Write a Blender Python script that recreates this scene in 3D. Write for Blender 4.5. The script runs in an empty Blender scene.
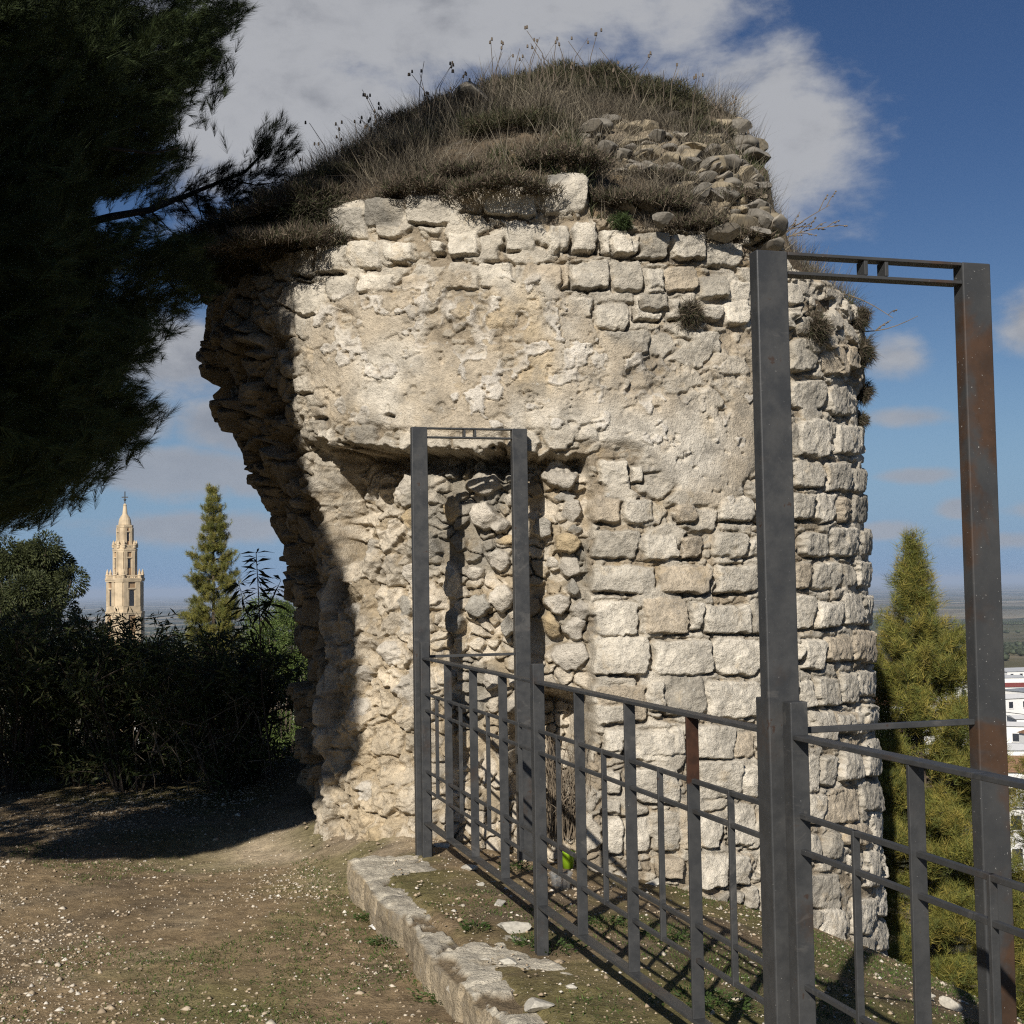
import bpy, bmesh, math, random
import numpy as np
from mathutils import Vector, Matrix, Euler
R_ = math.radians
random.seed(7); rng = np.random.default_rng(11)
sc = bpy.context.scene
COL = sc.collection

# ------------------------------------------------------------------ camera
FPX = 1350.0; PITCH = R_(3.13); ROLL = R_(0.93); CAMZ = 1.5
fwd = np.array([0, math.cos(PITCH), math.sin(PITCH)])
r0 = np.array([1.0, 0, 0]); u0 = np.array([0, -math.sin(PITCH), math.cos(PITCH)])
cright = math.cos(ROLL)*r0 - math.sin(ROLL)*u0
cup = math.sin(ROLL)*r0 + math.cos(ROLL)*u0
cam_d = bpy.data.cameras.new('camera'); cam = bpy.data.objects.new('camera', cam_d); COL.objects.link(cam)
cam_d.sensor_width = 36; cam_d.lens = 36*FPX/1024; cam_d.clip_start = 0.05; cam_d.clip_end = 150000
M = Matrix.Identity(4)
for i in range(3):
    M[i][0] = cright[i]; M[i][1] = cup[i]; M[i][2] = -fwd[i]
M[2][3] = CAMZ
cam.matrix_world = M
sc.camera = cam
CPOS = np.array([0, 0, CAMZ])

# ------------------------------------------------------------------ sun, sky, exposure
LDIR = np.array([0.30, 1.0, -0.62]); LDIR = LDIR/np.linalg.norm(LDIR)     # the way the light travels
SUN_EL = math.asin(-LDIR[2]); SUN_AZ = math.atan2(-LDIR[0], -LDIR[1])
sun_d = bpy.data.lights.new('sun', 'SUN'); sun = bpy.data.objects.new('sun', sun_d); COL.objects.link(sun)
sun_d.energy = 5.0; sun_d.angle = R_(0.53); sun_d.color = (1.0, 0.945, 0.865)
sun.rotation_euler = Vector(LDIR).to_track_quat('-Z', 'Y').to_euler()
sun.location = (-5, -20, 30)
sc.view_settings.view_transform = 'Standard'; sc.view_settings.look = 'None'
sc.view_settings.exposure = 0.2; sc.view_settings.gamma = 1.0
sc.cycles.use_denoising = False; sc.cycles.filter_width = 1.2; sc.cycles.sample_clamp_indirect = 3.0
sc.cycles.max_bounces = 6; sc.cycles.diffuse_bounces = 3; sc.cycles.transparent_max_bounces = 8
sc.cycles.volume_bounces = 0
world = bpy.data.worlds.new('World'); sc.world = world; world.use_nodes = True
SKY_STRENGTH = 0.05

class NT:
    """small node-tree writer"""
    def __init__(s, tree): s.t = tree; s.L = tree.links
    def n(s, typ, **kw):
        nd = s.t.nodes.new(typ)
        for k, v in kw.items():
            if k.startswith('i_'):
                key = k[2:]; key = int(key) if key.isdigit() else key.replace('_', ' ')
                s.set(nd.inputs[key], v)
            else: setattr(nd, k, v)
        return nd
    def set(s, sock, v):
        if isinstance(v, bpy.types.NodeSocket): s.L.new(v, sock)
        elif isinstance(v, bpy.types.Node): s.L.new(v.outputs[0], sock)
        else: sock.default_value = v
    def math(s, op, a, b=0.0, c=None, clamp=False):
        nd = s.t.nodes.new('ShaderNodeMath'); nd.operation = op; nd.use_clamp = clamp
        s.set(nd.inputs[0], a); s.set(nd.inputs[1], b)
        if c is not None: s.set(nd.inputs[2], c)
        return nd.outputs[0]
    def mix(s, f, a, b, blend='MIX'):
        nd = s.t.nodes.new('ShaderNodeMix'); nd.data_type = 'RGBA'; nd.blend_type = blend; nd.clamp_factor = True
        s.set(nd.inputs[0], f); s.set(nd.inputs[6], a); s.set(nd.inputs[7], b)
        return nd.outputs[2]
    def ramp(s, f, lo, hi, a=0.0, b=1.0):
        nd = s.t.nodes.new('ShaderNodeMapRange'); nd.interpolation_type = 'SMOOTHSTEP'
        s.set(nd.inputs[0], f); nd.inputs[1].default_value = lo; nd.inputs[2].default_value = hi
        nd.inputs[3].default_value = a; nd.inputs[4].default_value = b
        return nd.outputs[0]
    def noise(s, vec, scale, detail=4, rough=0.55, dist=0.0):
        nd = s.t.nodes.new('ShaderNodeTexNoise'); s.set(nd.inputs['Vector'], vec)
        nd.inputs['Scale'].default_value = scale; nd.inputs['Detail'].default_value = detail
        nd.inputs['Roughness'].default_value = rough; nd.inputs['Distortion'].default_value = dist
        return nd.outputs[0]

def rgba(c): return (c[0], c[1], c[2], 1.0)

def build_world():
    w = NT(world.node_tree); world.node_tree.nodes.clear()
    sky = w.n('ShaderNodeTexSky', sky_type='NISHITA'); sky.sun_disc = False
    sky.sun_elevation = SUN_EL; sky.sun_rotation = SUN_AZ
    sky.altitude = 600; sky.air_density = 1.0; sky.dust_density = 0.3; sky.ozone_density = 2.5
    tc = w.n('ShaderNodeTexCoord')
    s0 = w.n('ShaderNodeSeparateXYZ', i_0=tc.outputs['Generated'])
    blue = w.mix(w.ramp(s0.outputs[2], -.02, .16, .92, 0), sky.outputs[0], rgba((3.7, 5.9, 9.0)))
    blue = w.mix(1.0, blue, w.mix(w.ramp(s0.outputs[2], .03, .34), rgba((.80, .89, 1.0)), rgba((.50, .64, .86))), 'MULTIPLY')
    bg = w.n('ShaderNodeBackground', i_Color=blue, i_Strength=SKY_STRENGTH)
    sep = w.n('ShaderNodeSeparateXYZ', i_0=tc.outputs['Generated'])
    az = w.math('ARCTAN2', sep.outputs[0], sep.outputs[1])
    el = w.math('ARCSINE', sep.outputs[2])
    cmb = w.n('ShaderNodeCombineXYZ', i_0=az, i_1=w.math('MULTIPLY', el, 1.7), i_2=0.35)
    fine = w.noise(cmb.outputs[0], 6.0, 9, 0.6, 0.25)
    big = w.noise(cmb.outputs[0], 1.6, 4, 0.5, 0.0)
    # cloud banks: centre azimuth, elevation, half widths (degrees), weight
    banks = [(-6, 25, 12, 6.5, 1.15), (-8, 19.5, 7, 5, .95), (6.5, 18.5, 5, 3.6, .85), (10.8, 18.3, 4.2, 4.2, 1.0), (8, 23, 4, 2.5, .6),
             (-1, 17, 6, 4, .6), (-14, 9.5, 5, 1.8, 1.0), (-14.3, 4.9, 4.0, 1.2, 1.35), (-17, 6.9, 3.6, 1.3, 1.2), (-11.4, 6.9, 3.2, 1.4, 1.2), (-13, 2.6, 5, .8, 1.1), (-10.8, 4.7, 2.4, .9, 1.1),
             (21.8, 10.0, 2.2, 1.6, .95), (15.9, 9.0, 2.0, 1.2, 1.0), (16.2, 6.6, 2.4, .55, .8), (16.6, 4.2, 2.0, .4, .85),
             (18.4, 2.8, 1.0, .5, 1.0), (21.8, 2.6, 2.0, .5, .95), (15.4, 2.0, 1.8, .5, 1.05), (20, 1.5, 3.8, .5, 1.0),
             (-40, 20, 14, 6, .7), (45, 14, 14, 4, .6)]
    tot = None
    for a, e, ra, re, wt in banks:
        dx = w.math('MULTIPLY_ADD', az, 1/R_(ra), -a/ra); dy = w.math('MULTIPLY_ADD', el, 1/R_(re), -e/re)
        d2 = w.math('ADD', w.math('MULTIPLY', dx, dx), w.math('MULTIPLY', dy, dy))
        g = w.math('MULTIPLY', w.math('POWER', 2.718, w.math('MULTIPLY', d2, -1.0)), wt)
        tot = g if tot is None else w.math('MAXIMUM', tot, g)
    dens = w.math('ADD', tot, w.math('MULTIPLY', w.math('SUBTRACT', fine, 0.5), 1.7))
    fine2 = w.noise(cmb.outputs[0], 16.0, 8, 0.6, 0.2)
    dens = w.math('ADD', dens, w.math('MULTIPLY', w.math('SUBTRACT', fine2, 0.5), .9))
    mask = w.ramp(dens, 0.26, 0.84)
    thick = w.ramp(dens, 0.45, 1.0)
    tone = w.math('ADD', w.math('MULTIPLY', big, .55), w.math('MULTIPLY', fine2, .45))
    cc = w.mix(w.ramp(tone, .36, .62), rgba((.20, .215, .26)), rgba((.62, .63, .66)))
    cc = w.mix(w.math('MULTIPLY', w.math('SUBTRACT', 1.0, thick), .35), cc, rgba((.66, .67, .70)))
    lowc = w.ramp(el, R_(11.5), R_(4), 0, .8)
    cc = w.mix(lowc, cc, rgba((.46, .51, .60)))
    bgc = w.n('ShaderNodeBackground', i_Color=cc, i_Strength=0.62)
    ms = w.n('ShaderNodeMixShader', i_0=w.math('MULTIPLY', mask, .93), i_1=bg.outputs[0], i_2=bgc.outputs[0])
    out = w.n('ShaderNodeOutputWorld', i_Surface=ms.outputs[0])
build_world()

# ------------------------------------------------------------------ helpers: rays, noise, meshes
def ray(px, py):
    return fwd + (px-512)/FPX*cright + (512-py)/FPX*cup
def at(px, py, Y):
    d = ray(px, py); return CPOS + d*(Y/d[1])
def on_z(px, py, z):
    d = ray(px, py); return CPOS + d*((z-CAMZ)/d[2])
def proj(x, y, z):
    z = z - CAMZ
    w = x*fwd[0] + y*fwd[1] + z*fwd[2]
    w = np.where(np.abs(w) < 1e-4, 1e-4, w)
    return (512 + FPX*(x*cright[0] + y*cright[1] + z*cright[2])/w,
            512 - FPX*(x*cup[0] + y*cup[1] + z*cup[2])/w, w)

def _hash(ix, iy, iz, seed):
    h = (ix.astype(np.uint32)*np.uint32(374761393) + iy.astype(np.uint32)*np.uint32(668265263)
         + iz.astype(np.uint32)*np.uint32(2147483647) + np.uint32(seed*974711 & 0xffffffff))
    h = (h ^ (h >> np.uint32(13)))*np.uint32(1274126177)
    h = (h ^ (h >> np.uint32(16)))*np.uint32(2246822519)
    return ((h ^ (h >> np.uint32(15))) & np.uint32(0xffffff)).astype(np.float32)/np.float32(0xffffff)
def vnoise(x, y, z=0.0, seed=0):
    x = np.asarray(x, dtype=np.float32); y = np.asarray(y, dtype=np.float32); z = np.asarray(z, dtype=np.float32) + 0*x
    xi = np.floor(x); yi = np.floor(y); zi = np.floor(z)
    fx, fy, fz = x-xi, y-yi, z-zi
    fx = fx*fx*(3-2*fx); fy = fy*fy*(3-2*fy); fz = fz*fz*(3-2*fz)
    xi = xi.astype(np.int64); yi = yi.astype(np.int64); zi = zi.astype(np.int64)
    def c(a, b, d): return _hash(xi+a, yi+b, zi+d, seed)
    def lx(b, d): return c(0, b, d)*(1-fx) + c(1, b, d)*fx
    def ly(d): return lx(0, d)*(1-fy) + lx(1, d)*fy
    return ly(0)*(1-fz) + ly(1)*fz
def fbm(x, y, z=0.0, oct=4, seed=0, gain=.5):
    s = 0; a = 1; t = 0
    for o in range(oct):
        f = 2.03**o
        s = s + a*(vnoise(x*f+o*17.3, y*f-o*9.1, np.asarray(z)*f+o*5.7, seed+o) - .5); t += a; a *= gain
    return s/t*2       # about -1..1
def voronoi(x, y, seed=0, jit=.9):
    xi = np.floor(x).astype(np.int64); yi = np.floor(y).astype(np.int64)
    f1 = np.full(x.shape, 9., np.float32); f2 = f1.copy(); cid = np.zeros(x.shape, np.float32); dxm = np.zeros_like(f1); dym = np.zeros_like(f1)
    z0 = np.zeros_like(xi)
    for a in (-1, 0, 1):
        for b in (-1, 0, 1):
            cx, cy = xi+a, yi+b
            px = cx + .5 + jit*(_hash(cx, cy, z0, seed)-.5); py = cy + .5 + jit*(_hash(cx, cy, z0, seed+51)-.5)
            dx, dy = x-px, y-py
            d = np.sqrt(dx*dx+dy*dy).astype(np.float32)
            m = d < f1
            f2 = np.where(m, f1, np.minimum(f2, d)); 
            cid = np.where(m, _hash(cx, cy, z0, seed+99), cid); dxm = np.where(m, dx, dxm); dym = np.where(m, dy, dym)
            f1 = np.where(m, d, f1)
    return f1, f2, cid, dxm, dym
def sst(a, b, x):
    t = np.clip((x-a)/(b-a), 0, 1); return t*t*(3-2*t)
def polysd(u, v, poly):
    """signed distance to a polygon, negative inside"""
    P = np.array(poly, float); n = len(P)
    d = np.full(u.shape, 1e9); ins = np.zeros(u.shape, bool)
    for i in range(n):
        ax, ay = P[i]; bx, by = P[(i+1) % n]
        ex, ey = bx-ax, by-ay
        wx, wy = u-ax, v-ay
        t = np.clip((wx*ex+wy*ey)/(ex*ex+ey*ey+1e-9), 0, 1)
        d = np.minimum(d, (wx-ex*t)**2 + (wy-ey*t)**2)
        if ay != by:
            cond = ((ay > v) != (by > v)) & (u < ex*(v-ay)/(by-ay)+ax)
            ins ^= cond
    d = np.sqrt(d); return np.where(ins, -d, d)

def tag(o, label=None, cat=None, group=None, kind=None):
    if label: o['label'] = label
    if cat: o['category'] = cat
    if group: o['group'] = group
    if kind: o['kind'] = kind
    return o
def empty(name, loc=(0, 0, 0), rz=0):
    o = bpy.data.objects.new(name, None); COL.objects.link(o); o.location = loc; o.rotation_euler = (0, 0, rz)
    o.empty_display_size = .2
    return o
def np_mesh(name, verts, faces, mat, parent=None, cols=None, smooth=False, loc=None):
    """faces: int array (n,3) or (n,4), or list of tuples"""
    me = bpy.data.meshes.new(name)
    verts = np.ascontiguousarray(verts, dtype=np.float32)
    if isinstance(faces, np.ndarray):
        k = faces.shape[1]; nf = len(faces)
        me.vertices.add(len(verts)); me.vertices.foreach_set('co', verts.ravel())
        me.loops.add(nf*k); me.loops.foreach_set('vertex_index', np.ascontiguousarray(faces, dtype=np.int32).ravel())
        me.polygons.add(nf); me.polygons.foreach_set('loop_start', np.arange(nf, dtype=np.int32)*k)
        me.polygons.foreach_set('loop_total', np.full(nf, k, np.int32))
        me.update(calc_edges=True)
    else:
        me.from_pydata(verts.tolist(), [], faces); me.update()
    if cols is not None:
        ca = me.color_attributes.new('Col', 'FLOAT_COLOR', 'POINT')
        c4 = np.ones((len(verts), 4), np.float32); c4[:, :3] = cols
        ca.data.foreach_set('color', c4.ravel())
    if smooth: me.polygons.foreach_set('use_smooth', np.ones(len(me.polygons), bool))
    me.materials.append(mat)
    o = bpy.data.objects.new(name, me); COL.objects.link(o)
    if parent is not None: o.parent = parent
    if loc is not None: o.location = loc
    return o
def grid_faces(nr, nc, wrap=False):
    i = np.arange(nr-1)[:, None]; j = np.arange(nc if wrap else nc-1)[None, :]
    j2 = (j+1) % nc
    a = i*nc+j; b = i*nc+j2; c = (i+1)*nc+j2; d = (i+1)*nc+j
    return np.stack([a+0*b, b, c, d], -1).reshape(-1, 4)

class MB:
    """collects shapes, then links them as one mesh object"""
    def __init__(s): s.v = []; s.f = []
    def add(s, vs, fs):
        b = len(s.v); s.v += [tuple(map(float, p)) for p in vs]; s.f += [tuple(b+i for i in f) for f in fs]
    def box(s, lo, hi):
        x0, y0, z0 = lo; x1, y1, z1 = hi
        s.add([(x0, y0, z0), (x1, y0, z0), (x1, y1, z0), (x0, y1, z0), (x0, y0, z1), (x1, y0, z1), (x1, y1, z1), (x0, y1, z1)],
              [(0, 3, 2, 1), (4, 5, 6, 7), (0, 1, 5, 4), (1, 2, 6, 5), (2, 3, 7, 6), (3, 0, 4, 7)])
    def bar(s, p, q, side, w, h, updir=None):
        """box from p to q; width w along side, height h along the third axis"""
        p = np.array(p, float); q = np.array(q, float); d = q-p; d /= np.linalg.norm(d)
        sd = np.array(side, float); sd -= d*np.dot(sd, d); sd /= np.linalg.norm(sd); t = np.cross(d, sd)
        vs = []
        for e in (p, q):
            for a, b in ((-1, -1), (1, -1), (1, 1), (-1, 1)): vs.append(e + sd*a*w/2 + t*b*h/2)
        s.add(vs, [(0, 3, 2, 1), (4, 5, 6, 7), (0, 1, 5, 4), (1, 2, 6, 5), (2, 3, 7, 6), (3, 0, 4, 7)])
    def tube(s, pts, rad, n=6):
        pts = [np.array(p, float) for p in pts]; vs = []; fs = []
        m = len(pts)
        for i, p in enumerate(pts):
            d = pts[min(i+1, m-1)]-pts[max(i-1, 0)]; d = d/(np.linalg.norm(d)+1e-9)
            a = np.cross(d, (0, 0, 1) if abs(d[2]) < .9 else (1, 0, 0)); a /= np.linalg.norm(a); b = np.cross(d, a)
            r = rad[i] if hasattr(rad, '__len__') else rad
            for k in range(n):
                t = 2*math.pi*k/n; vs.append(p + r*(math.cos(t)*a+math.sin(t)*b))
        for i in range(m-1):
            for k in range(n):
                k2 = (k+1) % n; fs.append((i*n+k, i*n+k2, (i+1)*n+k2, (i+1)*n+k))
        fs.append(tuple(range(n-1, -1, -1))); fs.append(tuple((m-1)*n+k for k in range(n)))
        s.add(vs, fs)
    def prism(s, poly, z0, z1, cx=0, cy=0, scale_top=1.0):
        n = len(poly)
        vs = [(cx+x, cy+y, z0) for x, y in poly] + [(cx+x*scale_top, cy+y*scale_top, z1) for x, y in poly]
        s.add(vs, [tuple(range(n-1, -1, -1)), tuple(range(n, 2*n))] + [(i, (i+1) % n, n+(i+1) % n, n+i) for i in range(n)])
    def lathe(s, prof, n=16, cx=0, cy=0):
        vs = []; fs = []
        for r, z in prof:
            for k in range(n):
                t = 2*math.pi*k/n; vs.append((cx+r*math.cos(t), cy+r*math.sin(t), z))
        for i in range(len(prof)-1):
            for k in range(n):
                k2 = (k+1) % n; fs.append((i*n+k, i*n+k2, (i+1)*n+k2, (i+1)*n+k))
        fs.append(tuple(range(n-1, -1, -1))); fs.append(tuple((len(prof)-1)*n+k for k in range(n)))
        s.add(vs, fs)
    def build(s, name, mat, parent=None, loc=None, smooth=False, bevel=0):
        o = np_mesh(name, np.array(s.v), s.f, mat, parent, smooth=smooth, loc=loc)
        if bevel:
            m = o.modifiers.new('bevel', 'BEVEL'); m.width = bevel; m.segments = 2; m.limit_method = 'ANGLE'
        return o

# ------------------------------------------------------------------ materials
def new_mat(name):
    m = bpy.data.materials.new(name); m.use_nodes = True; m.node_tree.nodes.clear()
    w = NT(m.node_tree); tc = w.n('ShaderNodeTexCoord')
    return m, w, tc.outputs['Object']
def finish(w, col, rough=.9, bump=None, bstr=.5, bdist=.01, spec=.3, metal=0.0, transl=0.0):
    p = w.n('ShaderNodeBsdfPrincipled'); w.set(p.inputs['Base Color'], col); w.set(p.inputs['Roughness'], rough)
    w.set(p.inputs['Specular IOR Level'], spec); w.set(p.inputs['Metallic'], metal)
    if bump is not None:
        b = w.n('ShaderNodeBump', i_Height=bump); b.inputs['Strength'].default_value = bstr; b.inputs['Distance'].default_value = bdist
        w.L.new(b.outputs[0], p.inputs['Normal'])
    sh = p.outputs[0]
    if transl:
        t = w.n('ShaderNodeBsdfTranslucent'); w.set(t.inputs[0], col)
        ms = w.n('ShaderNodeMixShader', i_0=transl, i_1=p.outputs[0], i_2=t.outputs[0]); sh = ms.outputs[0]
    w.n('ShaderNodeOutputMaterial', i_Surface=sh)
def m_plain(name, c, rough=.8, var=.25, scale=8.0, spec=.3, metal=0.0):
    m, w, co = new_mat(name); nz = w.noise(co, scale, 5)
    col = w.mix(w.ramp(nz, .25, .75), rgba([x*(1-var) for x in c]), rgba([min(1, x*(1+var)) for x in c]))
    finish(w, col, rough, spec=spec, metal=metal); return m
def m_attr(name, rough=.7, transl=.0, var=.15, scale=30, spec=.2):
    m, w, co = new_mat(name); a = w.n('ShaderNodeVertexColor', layer_name='Col')
    nz = w.noise(co, scale, 3)
    col = w.mix(1.0, a.outputs[0], w.n('ShaderNodeCombineColor', i_0=w.ramp(nz, .2, .8, 1-var, 1+var), i_1=w.ramp(nz, .2, .8, 1-var, 1+var), i_2=w.ramp(nz, .2, .8, 1-var, 1+var)).outputs[0], 'MULTIPLY')
    finish(w, col, rough, spec=spec, transl=transl); return m
def m_stone(name='weathered_stone'):
    m, w, co = new_mat(name); a = w.n('ShaderNodeVertexColor', layer_name='Col')
    n1 = w.noise(co, 7, 8, .62); n2 = w.noise(co, 38, 7, .65); n3 = w.noise(co, 3.1, 9, .7, .4); n4 = w.noise(co, 120, 4, .6)
    g = w.math('ADD', w.ramp(n1, .25, .75, .72, 1.20), w.ramp(n2, .25, .75, -.17, .15))
    g = w.math('ADD', g, w.ramp(n4, .3, .7, -.11, .09))
    n7 = w.noise(co, 85, 4, .65)
    g = w.math('MULTIPLY', g, w.ramp(n7, .60, .72, 1.0, .55))
    gc = w.n('ShaderNodeCombineColor', i_0=g, i_1=g, i_2=g)
    col = w.mix(1.0, a.outputs[0], gc.outputs[0], 'MULTIPLY')
    # stained and lichen-grown patches with shapes of their own
    st = w.math('MULTIPLY', w.ramp(n3, .52, .64), w.ramp(n2, .36, .60))
    col = w.mix(w.math('MULTIPLY', st, .62), col, rgba((.19, .175, .15)))
    n5 = w.noise(co, 5.3, 6, .6, .3)
    col = w.mix(w.math('MULTIPLY', w.ramp(n5, .58, .70), .28), col, rgba((.52, .38, .20)))
    n6 = w.noise(co, 24, 4, .6)
    col = w.mix(w.math('MULTIPLY', w.ramp(n6, .64, .72), .5), col, rgba((.60, .58, .52)))
    h = w.math('ADD', w.math('MULTIPLY', n2, .55), w.math('MULTIPLY', n4, .3))
    h = w.math('ADD', h, w.math('MULTIPLY', w.noise(co, 300, 2, .5), .12))
    finish(w, col, .95, bump=h, bstr=1.0, bdist=.030, spec=.12); return m
MAT_STONE = m_stone()
MAT_RUBBLE = m_attr('rubble_stone', .95, 0, .3, 6, .1)
MAT_PALE = m_attr('pale_limestone_chunk', .95, 0, .22, 5, .1)
MAT_LEAF = m_attr('leaf', .55, .22, .2, 6)
MAT_NEEDLE = m_attr('needle', .6, .12, .2, 3)
MAT_GRASS = m_attr('dry_plant', .8, .15, .15, 10)
def m_metal():
    m, w, co = new_mat('painted_steel')
    n1 = w.noise(co, 3.2, 5, .6, .3); n2 = w.noise(co, 60, 3, .6); n3 = w.noise(co, 170, 2, .5); n4 = w.noise(co, 14, 5, .65)
    base = w.mix(w.ramp(n4, .3, .7), rgba((.033, .034, .035)), rgba((.050, .050, .049)))
    rust = w.math('MULTIPLY', w.ramp(n1, .56, .70), w.ramp(n2, .25, .6))
    base = w.mix(w.math('MULTIPLY', rust, .55), base, rgba((.05, .03, .018)))
    chips = w.math('MULTIPLY', w.ramp(n4, .63, .69), w.ramp(n2, .48, .56))
    base = w.mix(w.math('MULTIPLY', chips, .8), base, rgba((.035, .017, .009)))
    base = w.mix(w.math('MULTIPLY', w.ramp(n3, .75, .785), .6), base, rgba((.34, .33, .31)))
    base = w.mix(w.math('MULTIPLY', w.ramp(w.noise(co, 5, 6, .7, 1.2), .58, .66), .35), base, rgba((.115, .108, .098)))
    finish(w, base, w.ramp(n4, .3, .7, .42, .62), bump=w.math('ADD', w.math('MULTIPLY', n2, .5), n3), bstr=.12, bdist=.002, spec=.45); return m
MAT_METAL = m_metal()
def m_rusty():
    m, w, co = new_mat('rusting_steel')
    n1 = w.noise(co, 2.6, 5, .6, .4); n2 = w.noise(co, 60, 3, .6); n3 = w.noise(co, 170, 2, .5); n4 = w.noise(co, 10, 5, .65)
    base = w.mix(w.ramp(n4, .3, .7), rgba((.033, .034, .035)), rgba((.048, .048, .047)))
    base = w.mix(w.math('MULTIPLY', w.ramp(n1, .43, .56), w.ramp(n2, .1, .5, .55, .95)), base, w.mix(w.ramp(n4, .35, .65), rgba((.040, .022, .012)), rgba((.065, .034, .018))))
    base = w.mix(w.math('MULTIPLY', w.ramp(n3, .725, .76), .75), base, rgba((.42, .41, .38)))
    finish(w, base, .6, bump=n2, bstr=.15, bdist=.002, spec=.4); return m
MAT_RUST = m_rusty()
def m_rusttop():
    m, w, co = new_mat('steel_with_rusted_top'); z = w.n('ShaderNodeSeparateXYZ', i_0=co)
    n1 = w.noise(co, 22, 4, .6); k = w.math('ADD', z.outputs[2], w.math('MULTIPLY', w.math('SUBTRACT', n1, .5), .12))
    col = w.mix(w.ramp(k, .87, .90), w.mix(w.ramp(n1, .3, .7), rgba((.033, .034, .035)), rgba((.05, .05, .049))), w.mix(w.ramp(n1, .4, .6), rgba((.030, .014, .008)), rgba((.050, .022, .012))))
    finish(w, col, .6, bump=n1, bstr=.1, bdist=.002); return m
MAT_RUSTTOP = m_rusttop()
MAT_BARK = m_plain('bark', (.085, .065, .048), .95, .45, 12)
MAT_TWIG = m_plain('dry_twig', (.17, .135, .095), .9, .35, 8)
MAT_WHITE = m_plain('whitewash', (.74, .73, .70), .85, .06, 2)
MAT_TILE = m_plain('roof_tile', (.30, .17, .10), .85, .3, 4)
MAT_DARKFILL = m_plain('dark_opening', (.03, .033, .04), .35, .2, 3)

# ------------------------------------------------------------------ shared layout numbers
TC = np.array([0.18, 10.45]); TR = 2.43             # centre and radius of the ruined tower
FA = on_z(424, 853, 0.0)                          # foot of the far portal post on the fence line
FN = at(768, 252, 3.59); FN = np.array([FN[0], FN[1], 0.0])
fd = (FA-FN)[:2]; FLEN = np.linalg.norm(fd); fd = fd/FLEN          # along the fence, away from the camera
fn = np.array([fd[1], -fd[0]])                                      # across the fence, to the right
K0 = on_z(345, 862, 0.0)[:2]; K1 = on_z(505, 1022, 0.0)[:2]        # front edge of the stone kerb
kd = (K1-K0)/np.linalg.norm(K1-K0); kn = np.array([-kd[1], kd[0]])  # kn points right (to the fence)
if kn[0] < 0: kn = -kn
def fence_d(x, y): return (x-FN[0])*fn[0] + (y-FN[1])*fn[1]
def kerb_d(x, y): return (x-K0[0])*kn[0] + (y-K0[1])*kn[1]

# ------------------------------------------------------------------ ground
RAD_R = [0, 14, 30, 60, 100, 230, 400, 900, 1500, 3000, 10000, 50000]
RAD_Z = [-5, -6, -9, -15, -24, -29, -33, -38, -58, -85, -115, -150]
def ground_z(x, y, detail=True):
    x = np.asarray(x, float); y = np.asarray(y, float)
    r = np.sqrt(x*x+y*y)
    far = np.interp(r, RAD_R, RAD_Z)
    far = far + sst(60, 400, r)*fbm(x/300., y/300., 0, 3, 5)*np.clip(r*.012, 0, 9)
    d = fence_d(x, y); kdist = kerb_d(x, y)
    ks = sst(.03, .17, kdist)
    dd = np.maximum(d, 0); dq = np.minimum(dd, 4.6)
    right = -.1*dq - .065*dq*dq - .75*np.maximum(dd-4.6, 0)
    left = -.17 - .62*np.maximum(y-13.2, 0) + .10*np.exp(-((x+1.25)**2+(y-9.3)**2)/.5) - .10*np.exp(-((x+1.9)**2+(y-8.9)**2)/.5)
    left = left - .6*np.maximum(-x-15, 0)
    # the kerb ends at the tower; beyond it the step is a dirt ramp
    ks = np.where(y > K0[1], np.maximum(sst(-.2, .5, kdist), ks*0), ks)
    near = left*(1-ks) + np.where(y > 12.5, right-.62*(y-12.5), right)*ks
    z = np.maximum(near, far)
    if detail:
        amp = 1-sst(8, 40, r)
        z = z + amp*(.022*fbm(x*1.6, y*1.6, 0, 3, 21) + .012*fbm(x*9, y*9, 0, 3, 22))
    return z
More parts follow.
